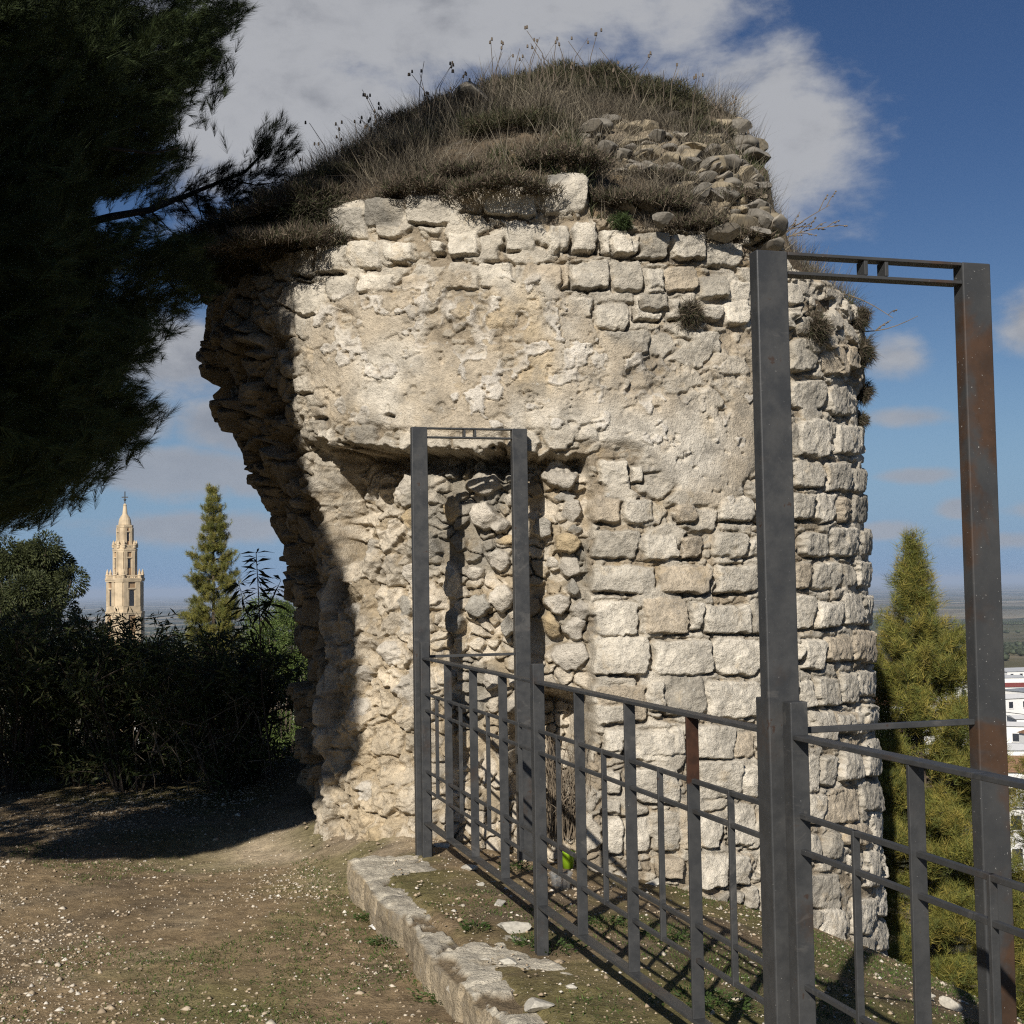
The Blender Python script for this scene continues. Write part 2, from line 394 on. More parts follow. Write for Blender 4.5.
def build_ground():
    azf = np.radians(np.linspace(-27, 27, 420)); azb = np.radians(np.linspace(27, 333, 90))[1:-1]
    az = np.concatenate([azf, azb])
    rr = np.concatenate([np.geomspace(.4, 4, 24)[:-1], np.linspace(4, 12, 300)[:-1], np.geomspace(12, 46000, 260)])
    A, Rr = np.meshgrid(az, rr)
    X = Rr*np.sin(A); Y = Rr*np.cos(A); Z = ground_z(X, Y)
    # base colours of the soil, dust and moss (near ground only)
    n = fbm(X*.9, Y*.9, 0, 4, 31); n2 = fbm(X*3.5, Y*3.5, 0, 4, 32)
    soil = np.array([.26, .19, .11]); dust = np.array([.46, .37, .25]); moss = np.array([.150, .140, .048]); dark = np.array([.075, .055, .038]); pale = np.array([.38, .305, .2])
    c = np.ones(X.shape+(3,))*soil
    def lay(c, col, m): return c*(1-m[..., None]) + col*m[..., None]
    c = lay(c, pale, .55*sst(-.1, .6, n2))
    c = lay(c, moss, .75*sst(.0, .45, n+.25*n2+.12*sst(7, 5.2, Y)))
    c = lay(c, dark, .5*sst(.15, .5, -n+.4*n2))
    kdist = kerb_d(X, Y); d = fence_d(X, Y)
    ramp = np.exp(-((X+1.25)**2/.5+(Y-9.0)**2/.28)) + .8*np.exp(-((X+.85)**2/.10+(Y-8.1)**2/.35))
    c = lay(c, dust, np.clip(ramp*2.0*(.75+.5*n2), 0, 1))
    rm = sst(-.3, .2, kdist)*(Y < 14)
    c = lay(c, dark*1.2, rm*.55*sst(-.4, .3, n2+n))
    c = lay(c, moss, rm*.65*sst(-.1, .4, fbm(X*2, Y*2, 0, 4, 35)))
    V = np.stack([X, Y, Z], -1).reshape(-1, 3)
    m, w, co = new_mat('soil_and_fields'); a = w.n('ShaderNodeVertexColor', layer_name='Col')
    n1 = w.noise(co, 14, 7, .65); nn = w.noise(co, 70, 5, .65); n3 = w.noise(co, 160, 3, .6); n0 = w.noise(co, 3, 6, .6)
    g = w.math('ADD', w.ramp(n1, .25, .75, .62, 1.3), w.ramp(nn, .25, .75, -.22, .22))
    gc = w.n('ShaderNodeCombineColor', i_0=g, i_1=g, i_2=g)
    near = w.mix(1.0, a.outputs[0], gc.outputs[0], 'MULTIPLY')
    near = w.mix(w.math('MULTIPLY', w.ramp(n3, .62, .70), w.ramp(n0, .35, .6)), near, rgba((.46, .41, .33)))
    near = w.mix(w.math('MULTIPLY', w.ramp(nn, .60, .70), .6), near, rgba((.07, .055, .035)))
    ln = w.n('ShaderNodeVectorMath', operation='LENGTH', i_0=co)
    hill = w.mix(w.ramp(w.noise(co, .12, 6, .6), .35, .65), rgba((.055, .06, .028)), rgba((.17, .135, .08)))
    vor = w.n('ShaderNodeTexVoronoi', i_Vector=co, i_Scale=.0035); vor.inputs['Randomness'].default_value = .9
    sp = w.n('ShaderNodeSeparateColor', i_0=vor.outputs['Color'])
    f = w.mix(w.ramp(sp.outputs[0], .55, .62), rgba((.055, .062, .034)), rgba((.24, .19, .115)))
    f = w.mix(w.ramp(sp.outputs[1], .66, .7), f, rgba((.10, .10, .05)))
    f = w.mix(w.ramp(sp.outputs[2], .82, .86), f, rgba((.36, .30, .20)))
    vor2 = w.n('ShaderNodeTexVoronoi', i_Vector=co, i_Scale=.11); vor2.inputs['Randomness'].default_value = .35
    f = w.mix(w.math('MULTIPLY', w.ramp(vor2.outputs['Distance'], .42, .3), .6), f, rgba((.04, .05, .028)))
    f = w.mix(w.ramp(ln.outputs['Value'], 1100, 1900, .8, 0), f, w.mix(w.ramp(w.noise(co, .006, 4, .6), .4, .6), rgba((.30, .245, .165)), rgba((.15, .135, .075))))
    f = w.mix(w.math('MULTIPLY', w.ramp(w.noise(co, .0009, 5, .6), .42, .6), .45), f, rgba((.04, .048, .03)))
    col = w.mix(w.ramp(ln.outputs['Value'], 13, 24), near, hill)
    col = w.mix(w.ramp(ln.outputs['Value'], 350, 700), col, f)
    h = w.math('ADD', w.math('MULTIPLY', n1, .5), w.math('ADD', w.math('MULTIPLY', nn, .4), w.math('MULTIPLY', n3, .2)))
    hs = w.math('MULTIPLY', h, w.ramp(ln.outputs['Value'], 20, 60, 1, 0))
    finish(w, col, .97, bump=hs, bstr=.8, bdist=.035, spec=.1)
    nr, nc = X.shape
    o = np_mesh('ground', V, grid_faces(nr, nc, True), m, cols=c.reshape(-1, 3), smooth=True)
    tag(o, 'brown stony hilltop soil falling away to a wide farmed plain', 'ground', kind='structure')
build_ground()

# ------------------------------------------------------------------ the ruined tower
def crop(ox, oy, sc_, lst): return [(ox+a/sc_, oy+b/sc_, ox+c/sc_, oy+d/sc_) for a, b, c, d in lst]
ASHLAR = (
 crop(560, 420, 3.2, [(105,465,312,555),(325,470,475,555),(500,465,630,550),(115,580,255,690),(275,570,405,685),(412,580,455,675),(460,590,610,685),
  (100,690,285,815),(298,705,492,818),(495,700,640,818),(120,850,280,965),(285,835,335,930),(338,820,465,948),(468,835,645,955),(140,985,230,1060),(250,985,400,1070),(410,975,560,1070),
  (110,350,250,445),(268,365,378,450),(385,370,455,450),(490,360,590,440),(600,380,640,440),(95,250,190,330),(200,250,300,330),(370,270,440,330),(510,245,620,325),
  (130,130,215,210),(430,155,500,195),(225,150,265,205),(645,465,735,545),(615,570,735,685),(650,700,750,815),(650,830,755,950),(640,360,740,440),(635,245,735,325),
  (745,235,820,320),(822,230,885,325),(888,250,925,330),(928,240,985,330),(750,130,845,215),(850,140,930,230),(935,150,975,235),
  (775,360,865,440),(868,345,950,435),(955,350,990,430),(750,458,806,542),(812,452,898,542),(902,455,942,535),(945,450,998,535),
  (752,562,812,668),(815,580,900,665),(905,555,965,655),(968,560,1005,655),(755,715,775,770),(780,700,845,800),(850,690,935,775),(938,670,1000,775),
  (762,830,815,920),(820,820,898,915),(900,810,950,905),(955,800,1012,885),(800,945,862,1005),(868,930,960,1005),(965,910,1010,990),
  (745,20,800,115),(805,10,860,120),(865,5,925,125),(928,20,975,135)]) +
 crop(704, 704, 3.2, [(345,20,410,120),(415,30,475,90),(478,20,560,90),(330,165,365,280),(370,165,430,265),(435,140,510,245),(515,110,570,230),
  (332,290,390,385),(395,270,495,385),(500,245,575,345),(335,420,380,500),(385,410,440,500),(445,380,530,450),(533,340,582,440),
  (470,480,505,560),(508,470,560,585),(562,440,590,560),(335,545,440,655),(475,620,550,740),(555,590,595,680),(340,660,375,750),(370,655,445,765),
  (478,740,560,835),(558,690,598,790),(550,825,600,900),(95,90,165,175),(110,200,168,300),(75,320,168,450),(80,475,160,580),(85,600,130,640),(130,585,175,660),
  (180,60,320,160),(180,180,320,290),(180,310,320,430),(180,450,320,560),(180,580,320,680)]) +
 crop(500, 704, 3.2, [(310,0,400,65),(425,80,550,180),(330,75,395,165),(620,70,745,175),(340,215,390,290),(430,200,575,320),(635,180,770,300),
  (335,360,400,480),(400,365,480,475),(490,390,575,470),(630,360,705,460),(515,490,590,560),(630,480,730,590),(735,480,800,580),(740,600,785,640),(335,310,390,350),(580,300,640,470)]) +
 crop(500, 20, 3.413, [(0,525,115,675),(145,520,300,660),(165,700,240,790),(245,690,330,795),(345,715,450,805),(455,725,580,815),(585,735,700,820),(705,760,825,840),
  (835,700,890,765),(20,690,120,790),(0,830,45,910),(85,835,240,915),(245,825,375,920),(380,820,485,925),(490,845,560,935),(560,840,675,930),(680,870,780,950),(785,890,850,960),
  (225,940,315,1024),(325,965,440,1060),(460,935,555,1024),(565,950,610,1020),(690,970,760,1024),(785,975,850,1040),(930,900,1010,980),(930,1000,1000,1060),(1010,1010,1060,1080)]) +
 crop(260, 20, 3.413, [(225,640,360,745),(360,610,490,705),(495,590,675,695),(690,575,750,660),(755,530,940,670),(190,770,300,865),(300,750,415,850),(200,690,225,765),
  (640,725,750,805),(425,755,520,825),(590,755,625,800),(230,875,325,965),(330,865,455,930),(480,870,575,940),(630,855,725,910),(750,825,870,910),(900,835,1030,910),(120,900,225,1010),
  (985,700,1024,800),(130,640,210,760),(110,780,185,880)]) +
 crop(280, 240, 3.657, [(150,480,235,540),(20,680,110,750),(120,690,195,775),(230,680,350,750),(20,500,120,560),(90,610,190,650),(950,540,1050,610),(450,250,520,300),(330,590,440,640),(400,470,500,540)]) +
 [(612,235,640,254),(725,300,748,325),(640,290,668,310),(690,330,720,352),(600,330,650,352),(562,300,592,318),(655,420,690,440),(700,420,740,445),(790,340,815,372),(820,345,850,375),(795,380,825,410),(828,385,856,415),
  (798,420,830,455),(835,425,862,455)])
RUBBLE = crop(380, 400, 3.2, [(245,215,380,300),(0,170,50,210),(150,190,205,240),(250,175,300,215),(385,190,425,260),(515,185,660,280),(25,330,105,415),(250,320,380,420),(340,370,410,425),
  (380,290,425,330),(355,430,425,465),(320,470,410,550),(235,530,310,575),(245,615,345,700),(330,595,430,680),(365,690,430,770),(590,310,655,395),(610,395,655,430),(555,420,650,495),
  (575,500,655,570),(600,570,650,630),(530,615,620,690),(615,635,680,710),(520,675,585,775),(590,695,670,775),(545,775,680,875),(560,285,640,330),(480,370,555,440),(525,500,580,545),
  (160,520,220,640),(155,300,225,395),(170,660,240,760),(300,870,365,940),(395,890,440,930),(160,880,200,910),(0,900,90,1000),(0,620,60,700),(20,520,100,600),(70,440,150,510),(380,960,450,1020)]) + \
  crop(290, 600, 3.79, [(120,10,190,90),(340,80,430,130),(270,150,380,260),(360,270,470,400),(160,250,240,320),(190,700,250,780),(230,860,330,960),(100,280,180,360),(140,370,230,460)]) + \
  crop(240, 420, 5.69, [(500,660,660,760),(640,300,720,460),(750,270,900,440),(840,480,970,620),(450,520,580,590),(370,350,470,440),(170,310,300,440),(560,200,690,280),(760,200,890,260)])

def tower_surface():
    ang = np.concatenate([np.radians(np.arange(-86, 86, .172)), np.radians(np.linspace(86, 274, 70))[:-1]])
    nfront = int(np.sum(ang < R_(86)))
    # top edge of the standing wall, traced
    tu = [200, 240, 300, 318, 330, 400, 450, 480, 500, 556, 562, 588, 592, 640, 700, 745, 752, 772, 790, 820, 845, 856, 862, 900]
    tv = [262, 245, 216, 210, 203, 197, 191, 186, 178, 176, 171, 176, 214, 224, 233, 240, 226, 224, 268, 280, 298, 318, 330, 340]
    X = TC[0]+TR*np.sin(ang); Y = TC[1]-TR*np.cos(ang)
    zt = np.full(ang.shape, 3.9)
    for it in range(3):
        u, v, w = proj(X, Y, zt)
        vt = np.interp(u, tu, tv)
        zt = np.array([at(uu, vv, yy)[2] for uu, vv, yy in zip(u, vt, Y)])
    fr = np.abs(ang) < R_(77)
    zl = zt[fr][0]; zr = zt[fr][-1]
    zt = np.where(fr, zt, np.where(ang < 0, zl, np.interp(ang, [R_(77), R_(274)], [zr, zl])))
    zt = zt + .02*fbm(ang*9, ang*0+2, 0, 3, 3)
    zb = np.interp(np.degrees(ang), [-86, -30, 0, 60, 86, 180, 274], [-.6, -.6, -.6, -1.7, -2.1, -2.0, -.8])
    nrow = 800
    t = np.linspace(0, 1, nrow)[:, None]
    TH = np.broadcast_to(ang[None, :], (nrow, len(ang))).astype(float)
    zlow = np.array([zt[np.abs(ang-a_) < .22].min() for a_ in ang]); ker = np.hanning(61); ker /= ker.sum(); zlow = np.convolve(np.pad(zlow, 30, 'edge'), ker, 'valid') - .22
    zlow = np.minimum(zlow, zt-.05)
    t1 = np.clip(t/.93, 0, 1); t2 = np.clip((t-.93)/.07, 0, 1)
    Z = zb[None, :] + (zlow-zb)[None, :]*t1 + (zt-zlow)[None, :]*t2
    Rb = TR + .045 - .019*(Z-1.5)
    X = TC[0]+Rb*np.sin(TH); Y = TC[1]-Rb*np.cos(TH)
    u, v, w = proj(X, Y, Z)
    S = TR*TH
    front = np.abs(TH) < R_(77.5)
    wx = fbm(S*14, Z*14, 0, 3, 41); wy = fbm(S*14, Z*14, 3.3, 3, 42)
    wxl = fbm(S*3, Z*3, 0, 3, 43); wyl = fbm(S*3, Z*3, 5, 3, 44)
    # ---- base layer: mortar packed with small stones
    f1, f2, cid, dx, dy = voronoi(S/.075+.35*wx, Z/.05+.35*wy, 3)
    small = sst(.02, .30, f2-f1)
    g1, g2, gid, gx, gy = voronoi(S/.27+.25*wx+.1*wxl, Z/.165+.2*wy, 9, .75)
    med = sst(.03, .20, g2-g1)
    mort = np.array([.345, .285, .205]); stone = np.array([.65, .59, .485])
    gapn = fbm(S*2.2, Z*2.2, 0, 4, 61)
    h = -.034 + .022*small*(cid > .35) + .014*fbm(S*8, Z*8, 1, 3, 45)
    h = h - .045*sst(.08, .4, fbm(S*5, Z*9, 4, 3, 46))
    col = mort*(0.9+.25*cid[..., None])
    # thin wedge stones, pale
    def lay(c, cc, m): return c*(1-m[..., None]) + cc*m[..., None]
    col = lay(col, np.array([.47, .42, .335]), small*(cid > .5)*.8)
    fill = med*(gid > .3)
    h = np.maximum(h, -.035 + fill*(.02+.03*gid))
    col = lay(col, stone*(.85), fill*.8)
    # ---- the traced squared blocks
    top_grey = sst(262, 225, v)
    wxf = fbm(S*38, Z*38, 1, 2, 40); uu = u + 3.0*wx + 2.2*wxl + 1.3*wxf; vv = v + 3.0*wy + 1.8*wyl + 1.3*np.roll(wxf, 37, 1)
    rs = np.random.default_rng(5)
    cover = np.zeros(u.shape); crev = np.zeros(u.shape)
    for (x0, y0, x1, y1) in ASHLAR:
        idx = np.where(front & (u > x0-6) & (u < x1+6) & (v > y0-6) & (v < y1+6))
        if not len(idx[0]): continue
        a = uu[idx]; b = vv[idx]; cx, cy, hw, hh = (x0+x1)/2, (y0+y1)/2, (x1-x0)/2, (y1-y0)/2
        rot = rs.uniform(-.04, .04); ca, sa = math.cos(rot), math.sin(rot)
        lx = (a-cx)*ca+(b-cy)*sa; ly = -(a-cx)*sa+(b-cy)*ca
        sk = rs.uniform(-.12, .12); lx = lx + sk*ly
        rr = min(hw, hh)*rs.uniform(.2, .5)
        qx = np.abs(lx)-hw+rr; qy = np.abs(ly)-hh+rr
        sd = np.sqrt(np.maximum(qx, 0)**2+np.maximum(qy, 0)**2) + np.minimum(np.maximum(qx, qy), 0) - rr
        pr = rs.uniform(.008, .042)
        m = sst(1.2, -1.9, sd)
        dome = 1-.18*np.clip((lx/hw)**2+(ly/hh)**2, 0, 1.5)
        hs = -.038 + m*(.040+pr*dome + rs.uniform(-.014, .014)*lx/hw + rs.uniform(-.016, .016)*ly/hh - .022*np.maximum(rs.uniform(-.6, .6)*lx/hw+rs.uniform(-.6, .6)*ly/hh, 0))
        h[idx] = np.maximum(h[idx], hs)
        base = stone*rs.uniform(.80, 1.10)
        q = rs.random()
        if q < .14: base = np.array([.52, .44, .33])*rs.uniform(.9, 1.08)
        elif q < .28: base = np.array([.42, .38, .31])*rs.uniform(.85, 1.1)
        tg = top_grey[idx]*rs.uniform(.1, 1.0) if y0 < 226 else 0*a
        gn = sst(-.25, .35, fbm(S[idx]*5, Z[idx]*5, 2, 4, 63))
        low = sst(-.2, .9, ly/hh)*.75 + .25; crev[idx] = np.maximum(crev[idx]*(1-sst(-.5, -2.5, sd)), sst(2.6, .6, np.abs(sd-.6))*low)
        cc = base*(1-(tg*gn)[:, None]) + np.array([.17, .165, .15])*(tg*gn)[:, None]
        k = sst(1.0, -1.5, sd)[:, None]
        col[idx] = col[idx]*(1-k)+cc*k; cover[idx] = np.maximum(cover[idx], k[:, 0])
    h = h + (.013*fbm(S*22, Z*22, 3, 4, 47, .65) + .012*fbm(S*7, Z*7, 8, 3, 48))*(.6+.4*cover)
    h = np.where(h < 0, h*(1-.4*sst(770, 830, u)), h)
    cvn = sst(-.28, .22, fbm(S*4.5, Z*4.5, 11, 3, 66)); h = h - .055*crev*cvn*(1+.6*sst(300, 260, v)); cvd = (crev*cvn*.6)[..., None]; col = col*(1-cvd) + np.array([.20, .165, .12])*cvd
    # ---- old render over part of the front
    pl = polysd(u + 14*wxl+5*wx, v + 12*wyl+5*wy, [(335, 300), (395, 285), (455, 268), (560, 285), (592, 330), (640, 352), (690, 372), (745, 330), (800, 400), (760, 470), (720, 505), (660, 485), (625, 450), (560, 436), (420, 432), (330, 425), (300, 385), (305, 330)])
    pm = sst(8, -8, pl)
    pn = fbm(S*3.3, Z*3.3, 6, 5, 49); pn2 = fbm(S*11, Z*11, 7, 4, 50)
    thin = sst(.14, .60, pn+.35*pn2 + .25*sst(600, 760, u))                      # where the coat has come away
    pm2 = pm*(1-.85*thin)
    ph = .020 + .006*pn + .004*pn2 - .022*sst(.32, .6, fbm(S*17, Z*20, 9, 3, 51)) - .012*sst(.03, .0, np.abs(fbm(S*2.6, Z*3.4, 3, 4, 52)))*sst(-.1, .3, pn2)
    pq = pn2*.8+.5*pn; pk = sst(.16, .22, pq)*sst(.9, .6, thin); ph = ph + .014*pk - .018*sst(.045, .0, np.abs(pq-.14))*sst(-.25, .1, fbm(S*3.1, Z*3.1, 13, 3, 67))
    h = h*(1-pm2) + np.maximum(ph, h*.3)*pm2
    pc = np.array([.48, .41, .31])
    pcol = lay(np.ones(col.shape)*pc, np.array([.63, .575, .48]), sst(-.1, .5, fbm(S*2.1, Z*2.1, 2, 4, 53)))
    pcol = lay(pcol, np.array([.52, .40, .235]),   .5*sst(.08, .5, fbm(S*2.7+5, Z*1.6, 4, 4, 54)))
    pcol = lay(pcol, np.array([.66, .61, .53]), .85*pk); pcol = lay(pcol, np.array([.30, .27, .22]), .55*sst(.2, .5, fbm(S*6, Z*6, 21, 5, 68, .6)))
    col = lay(col, pcol, pm2)
    # ---- where the outer skin has fallen away: rubble core
    edge = np.interp(u, [190, 215, 268, 300, 340, 372, 420, 500, 545, 590, 600], [330, 415, 428, 438, 441, 450, 447, 450, 452, 449, 455]) + 8*wxl + 6*wx + 3*wxf
    below = sst(-3, 5, v-edge)
    rec_right = polysd(u+8*wxl+4*wx, v, [(300, 400), (592, 400), (591, 520), (596, 640), (592, 760), (582, 870), (480, 880), (300, 900)])
    inrec = below*sst(3.5, -3.5, rec_right)*(TH > R_(-70))*front
    depth = np.interp(u, [340, 420, 500, 540, 570, 592], [.30, .27, .27, .22, .14, .10])
    depth = depth*np.interp(v, [440, 470, 600, 760, 850], [1.15, 1.0, .92, .85, .62])
    cav = sst(6, -14, polysd(u+9*wxl, v+9*wyl, [(503, 715), (545, 692), (592, 700), (590, 760), (580, 842), (535, 836), (512, 800)]))
    cave = sst(6, -16, polysd(u+10*wxl+4*wx, v+10*wyl+4*wy, [(272, 440), (412, 446), (385, 464), (366, 502), (340, 548), (322, 585), (300, 560), (284, 515)]))
    under = np.exp(-((v-edge-9)/9)**2)*(v > edge)*sst(260, 330, u)*.16*(.5+.8*sst(-.3, .3, fbm(S*2.5, Z*.3, 0, 3, 64)))
    D = inrec*(depth + .42*cav + under) + .33*cave*below
    # the broken left flank
    zz = [-1, -.02, 1.06, 1.57, 1.94, 2.30, 2.88, 3.3, 5]
    rp = [1.67, 1.67, 1.68, 1.71, 1.83, 2.0, 2.26, 2.44, 2.5]
    rprof = np.interp(Z + .10*wxl, zz, rp)
    # the back of the drum: whole again from 150 degrees on
    ad = np.degrees(TH); ad = np.where(ad > 180, ad-360, ad)
    flank = sst(-29, -55, ad + 5*wyl)*np.where(ad < -80, sst(-150, -110, ad), 1.0)
    Dl = np.maximum(Rb-rprof-.03, 0)
    D = np.maximum(D*(1-flank), 0) + flank*Dl
    rub = np.clip(np.maximum(inrec, flank*sst(.02, .12, Dl)), 0, 1)
    rub = np.maximum(rub, sst(-45, -52, ad+4*wxl)*(ad > -150)*.9)
    # rubble relief
    a1, a2, aid, ax, ay = voronoi(S/.23+.35*wx+.3*wxl, Z/.17+.3*wy+.2*wyl, 17)
    b1, b2, bid, bx, by = voronoi(S/.10+.4*wx, Z/.075+.4*wy, 18)
    bigs = sst(.02, .20, a2-a1)*(aid > .22)
    rh = -.05 + bigs*(.07+.07*aid + .10*(aid-.5)*ax + .12*(bid*0+.5-aid)*ay) + .028*sst(.02, .3, b2-b1)*(1-bigs) + .05*fbm(S*3.6, Z*3.6, 2, 4, 55) + .014*fbm(S*15, Z*15, 2, 4, 56, .6)
    fz = sst(440, 405, u)*(1-flank); fr_ = 1-np.abs(fbm(S*4.2, Z*5, 3, 5, 59, .55)); rh = rh*(1-fz) + (-.085 + .35*(rh+.05) + .17*fr_ - .03 + .020*fbm(S*18, Z*18, 5, 3, 60))*fz
    rc = lay(np.ones(col.shape)*np.array([.42, .345, .24]), np.array([.57, .505, .405]), bigs*.8)
    rc = rc*(.82+.4*aid[..., None]*bigs[..., None]+.12*(1-bigs[..., None]))
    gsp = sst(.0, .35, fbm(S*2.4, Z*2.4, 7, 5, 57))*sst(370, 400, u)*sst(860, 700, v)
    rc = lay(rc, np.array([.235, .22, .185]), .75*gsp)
    rc = lay(rc, np.array([.52, .42, .28]), .7*sst(420, 370, u)*sst(560, 800, v)*sst(-.5, .4, wxl+.5))
    tz = sst(400, 440, u)*sst(600, 590, u)*below
    rh = rh*(1-tz) + (-.05 + .05*sst(.02, .22, b2-b1)*(bid > .3) + .03*fbm(S*5, Z*5, 2, 4, 58))*tz
    rs = np.random.default_rng(8)
    for (x0, y0, x1, y1) in RUBBLE:
        idx = np.where(front & (u > x0-6) & (u < x1+6) & (v > y0-6) & (v < y1+6))
        if not len(idx[0]): continue
        cx, cy, hw, hh = (x0+x1)/2, (y0+y1)/2, (x1-x0)/2, (y1-y0)/2
        rot = rs.uniform(-.35, .35) if hw < 2*hh else rs.uniform(-.15, .1); ca, sa = math.cos(rot), math.sin(rot)
        a = uu[idx]-cx; b = vv[idx]-cy
        lx = (a*ca+b*sa)/hw; ly = (-a*sa+b*ca)/hh
        nk = rs.integers(5, 8); th = np.linspace(0, 2*np.pi, nk, endpoint=False)+rs.uniform(-.35, .35, nk)+rs.uniform(0, 6.28)
        rad = np.max(np.stack([(lx*math.cos(q_)+ly*math.sin(q_))/rs.uniform(.78, 1.02) for q_ in th]), 0)
        rad = .75*rad + .25*np.sqrt(lx*lx+ly*ly)
        m = sst(1.08, .84, rad)
        pr = rs.uniform(.05, .12)*min(1.3, min(hw, hh)/10)
        fac = np.min(np.stack([1.0+0*lx] + [rs.uniform(.8, 1.05)+rs.uniform(-.55, .55)*lx+rs.uniform(-.6, .45)*ly for _ in range(3)]), 0)
        hs = -.05 + m*(.045 + pr*np.maximum(fac, .1))
        rh[idx] = np.maximum(rh[idx], hs + .016*fbm(S[idx]*14, Z[idx]*14, 1, 4, 77, .6))
        q = rs.random()
        cc = np.array([.53, .48, .40])*rs.uniform(.85, 1.12) if q < .55 else (np.array([.36, .335, .285])*rs.uniform(.8, 1.2) if q < .88 else np.array([.47, .37, .23]))
        k = sst(1.0, .85, rad)[:, None]; rc[idx] = rc[idx]*(1-k)+cc*k
    dk = np.maximum(flank, sst(-42, -52, ad+4*wxl)*(ad > -150))*.85; rc = rc*(1-dk[..., None]) + dk[..., None]*(rc*.42+np.array([.01, .008, .005])); col = col*(1-.45*sst(-40, -50, ad+5*wxl)[..., None]*(ad > -150)[..., None])  # flank stone darkened: weathered tone, with the tree's shade put into the colour too
    # coarse crags on the broken flank
    c1, c2_, cidd, cx_, cy_ = voronoi(S/.36+.3*wxl, Z/.26+.3*wyl, 23)
    rh = rh + flank*(sst(.0, .25, c2_-c1)*.17*cidd - .06 + .05*fbm(S*2, Z*2, 1, 3, 65))
    h = h*(1-rub) + rh*rub
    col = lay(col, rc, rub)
    # tumbled, plant-grown rubble along the right-hand shoulder
    sh = sst(14, -10, polysd(u+6*wxl, v+6*wyl, [(770, 215), (800, 250), (862, 300), (872, 400), (845, 385), (790, 330), (785, 300)]))
    h = h*(1-sh*.5) + (rh+.05)*sh*.5
    Rf = Rb - D + h
    # wedge the last row inward a little so the top edge is broken, not sharp
    Rf = Rf - .02*sst(.992, 1.0, t)
    Rf = np.concatenate([Rf, Rf[-1:]-.10, Rf[-1:]-.30]); TH = np.concatenate([TH, TH[-1:], TH[-1:]]); Z = np.concatenate([Z, Z[-1:]+.005, Z[-1:]-.02]); col = np.concatenate([col, col[-1:], col[-1:]])
    X = TC[0]+Rf*np.sin(TH); Y = TC[1]-Rf*np.cos(TH)
    V = np.stack([X, Y, Z], -1)
    return V, np.clip(col, .02, .78), ang, zt
TV, TCOL, TANG, TZT = tower_surface()
tower = empty('ruined_tower', (TC[0], TC[1], -.17))
tag(tower, 'round ruined stone tower with patchy render, a broken left flank and a plant-grown top', 'ruined tower')
OFF = np.array([TC[0], TC[1], -.17])
nr, nc = TV.shape[:2]
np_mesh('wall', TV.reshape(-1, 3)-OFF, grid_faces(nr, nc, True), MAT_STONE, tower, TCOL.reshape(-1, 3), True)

# mound of earth and fallen core on top
RIMR = np.sqrt((TV[-3, :, 0]-TC[0])**2+(TV[-3, :, 1]-TC[1])**2)
_o = np.argsort(np.mod(TANG, 2*np.pi)); RA = np.mod(TANG, 2*np.pi)[_o]; RZ = TZT[_o]; RRm = RIMR[_o]
_cx = []; _cz = []
for (pu, pv) in [(215, 262), (262, 225), (300, 190), (350, 153), (420, 113), (480, 88), (560, 72), (640, 84), (700, 98), (738, 114), (747, 126), (753, 186), (760, 216), (766, 230), (778, 258), (860, 330)]:
    p = at(pu, pv, 10.4); _cx.append(p[0]); _cz.append(p[2])
def mound_z(x, y):
    dx = np.asarray(x)-TC[0]; dy = np.asarray(y)-TC[1]
    a = np.mod(np.arctan2(dx, -dy), 2*np.pi); r = np.sqrt(dx*dx+dy*dy)
    rim = np.interp(a, RA, RZ, period=2*np.pi); rr = np.interp(a, RA, RRm, period=2*np.pi)
    hw = np.sqrt(np.clip(1-(dx/(TR+.02))**2, .0025, 1))*TR
    t = np.clip((dy+hw)/hw, 0, 2); t = np.where(t > 1, 1-.75*(t-1), t)
    g = np.clip(t, 0, 1)**.85; g = g*(1-.12*np.sin(np.pi*np.clip(t, 0, 1))) + .10*np.sin(np.pi*np.clip(t, 0, 1))
    g = np.where(r > rr*.985, 0, g)
    crest = np.interp(np.asarray(x)+.13*fbm(np.asarray(y)*3.5, np.asarray(x)*1.5, 0, 3, 70), _cx, _cz)
    z = rim + np.maximum(crest-rim, -.1)*np.clip(g, 0, 1)
    return z - .02
RUBPOLY = [(575, 140), (600, 118), (660, 128), (715, 125), (750, 122), (762, 195), (782, 248), (720, 215), (690, 200), (640, 178), (590, 165)]
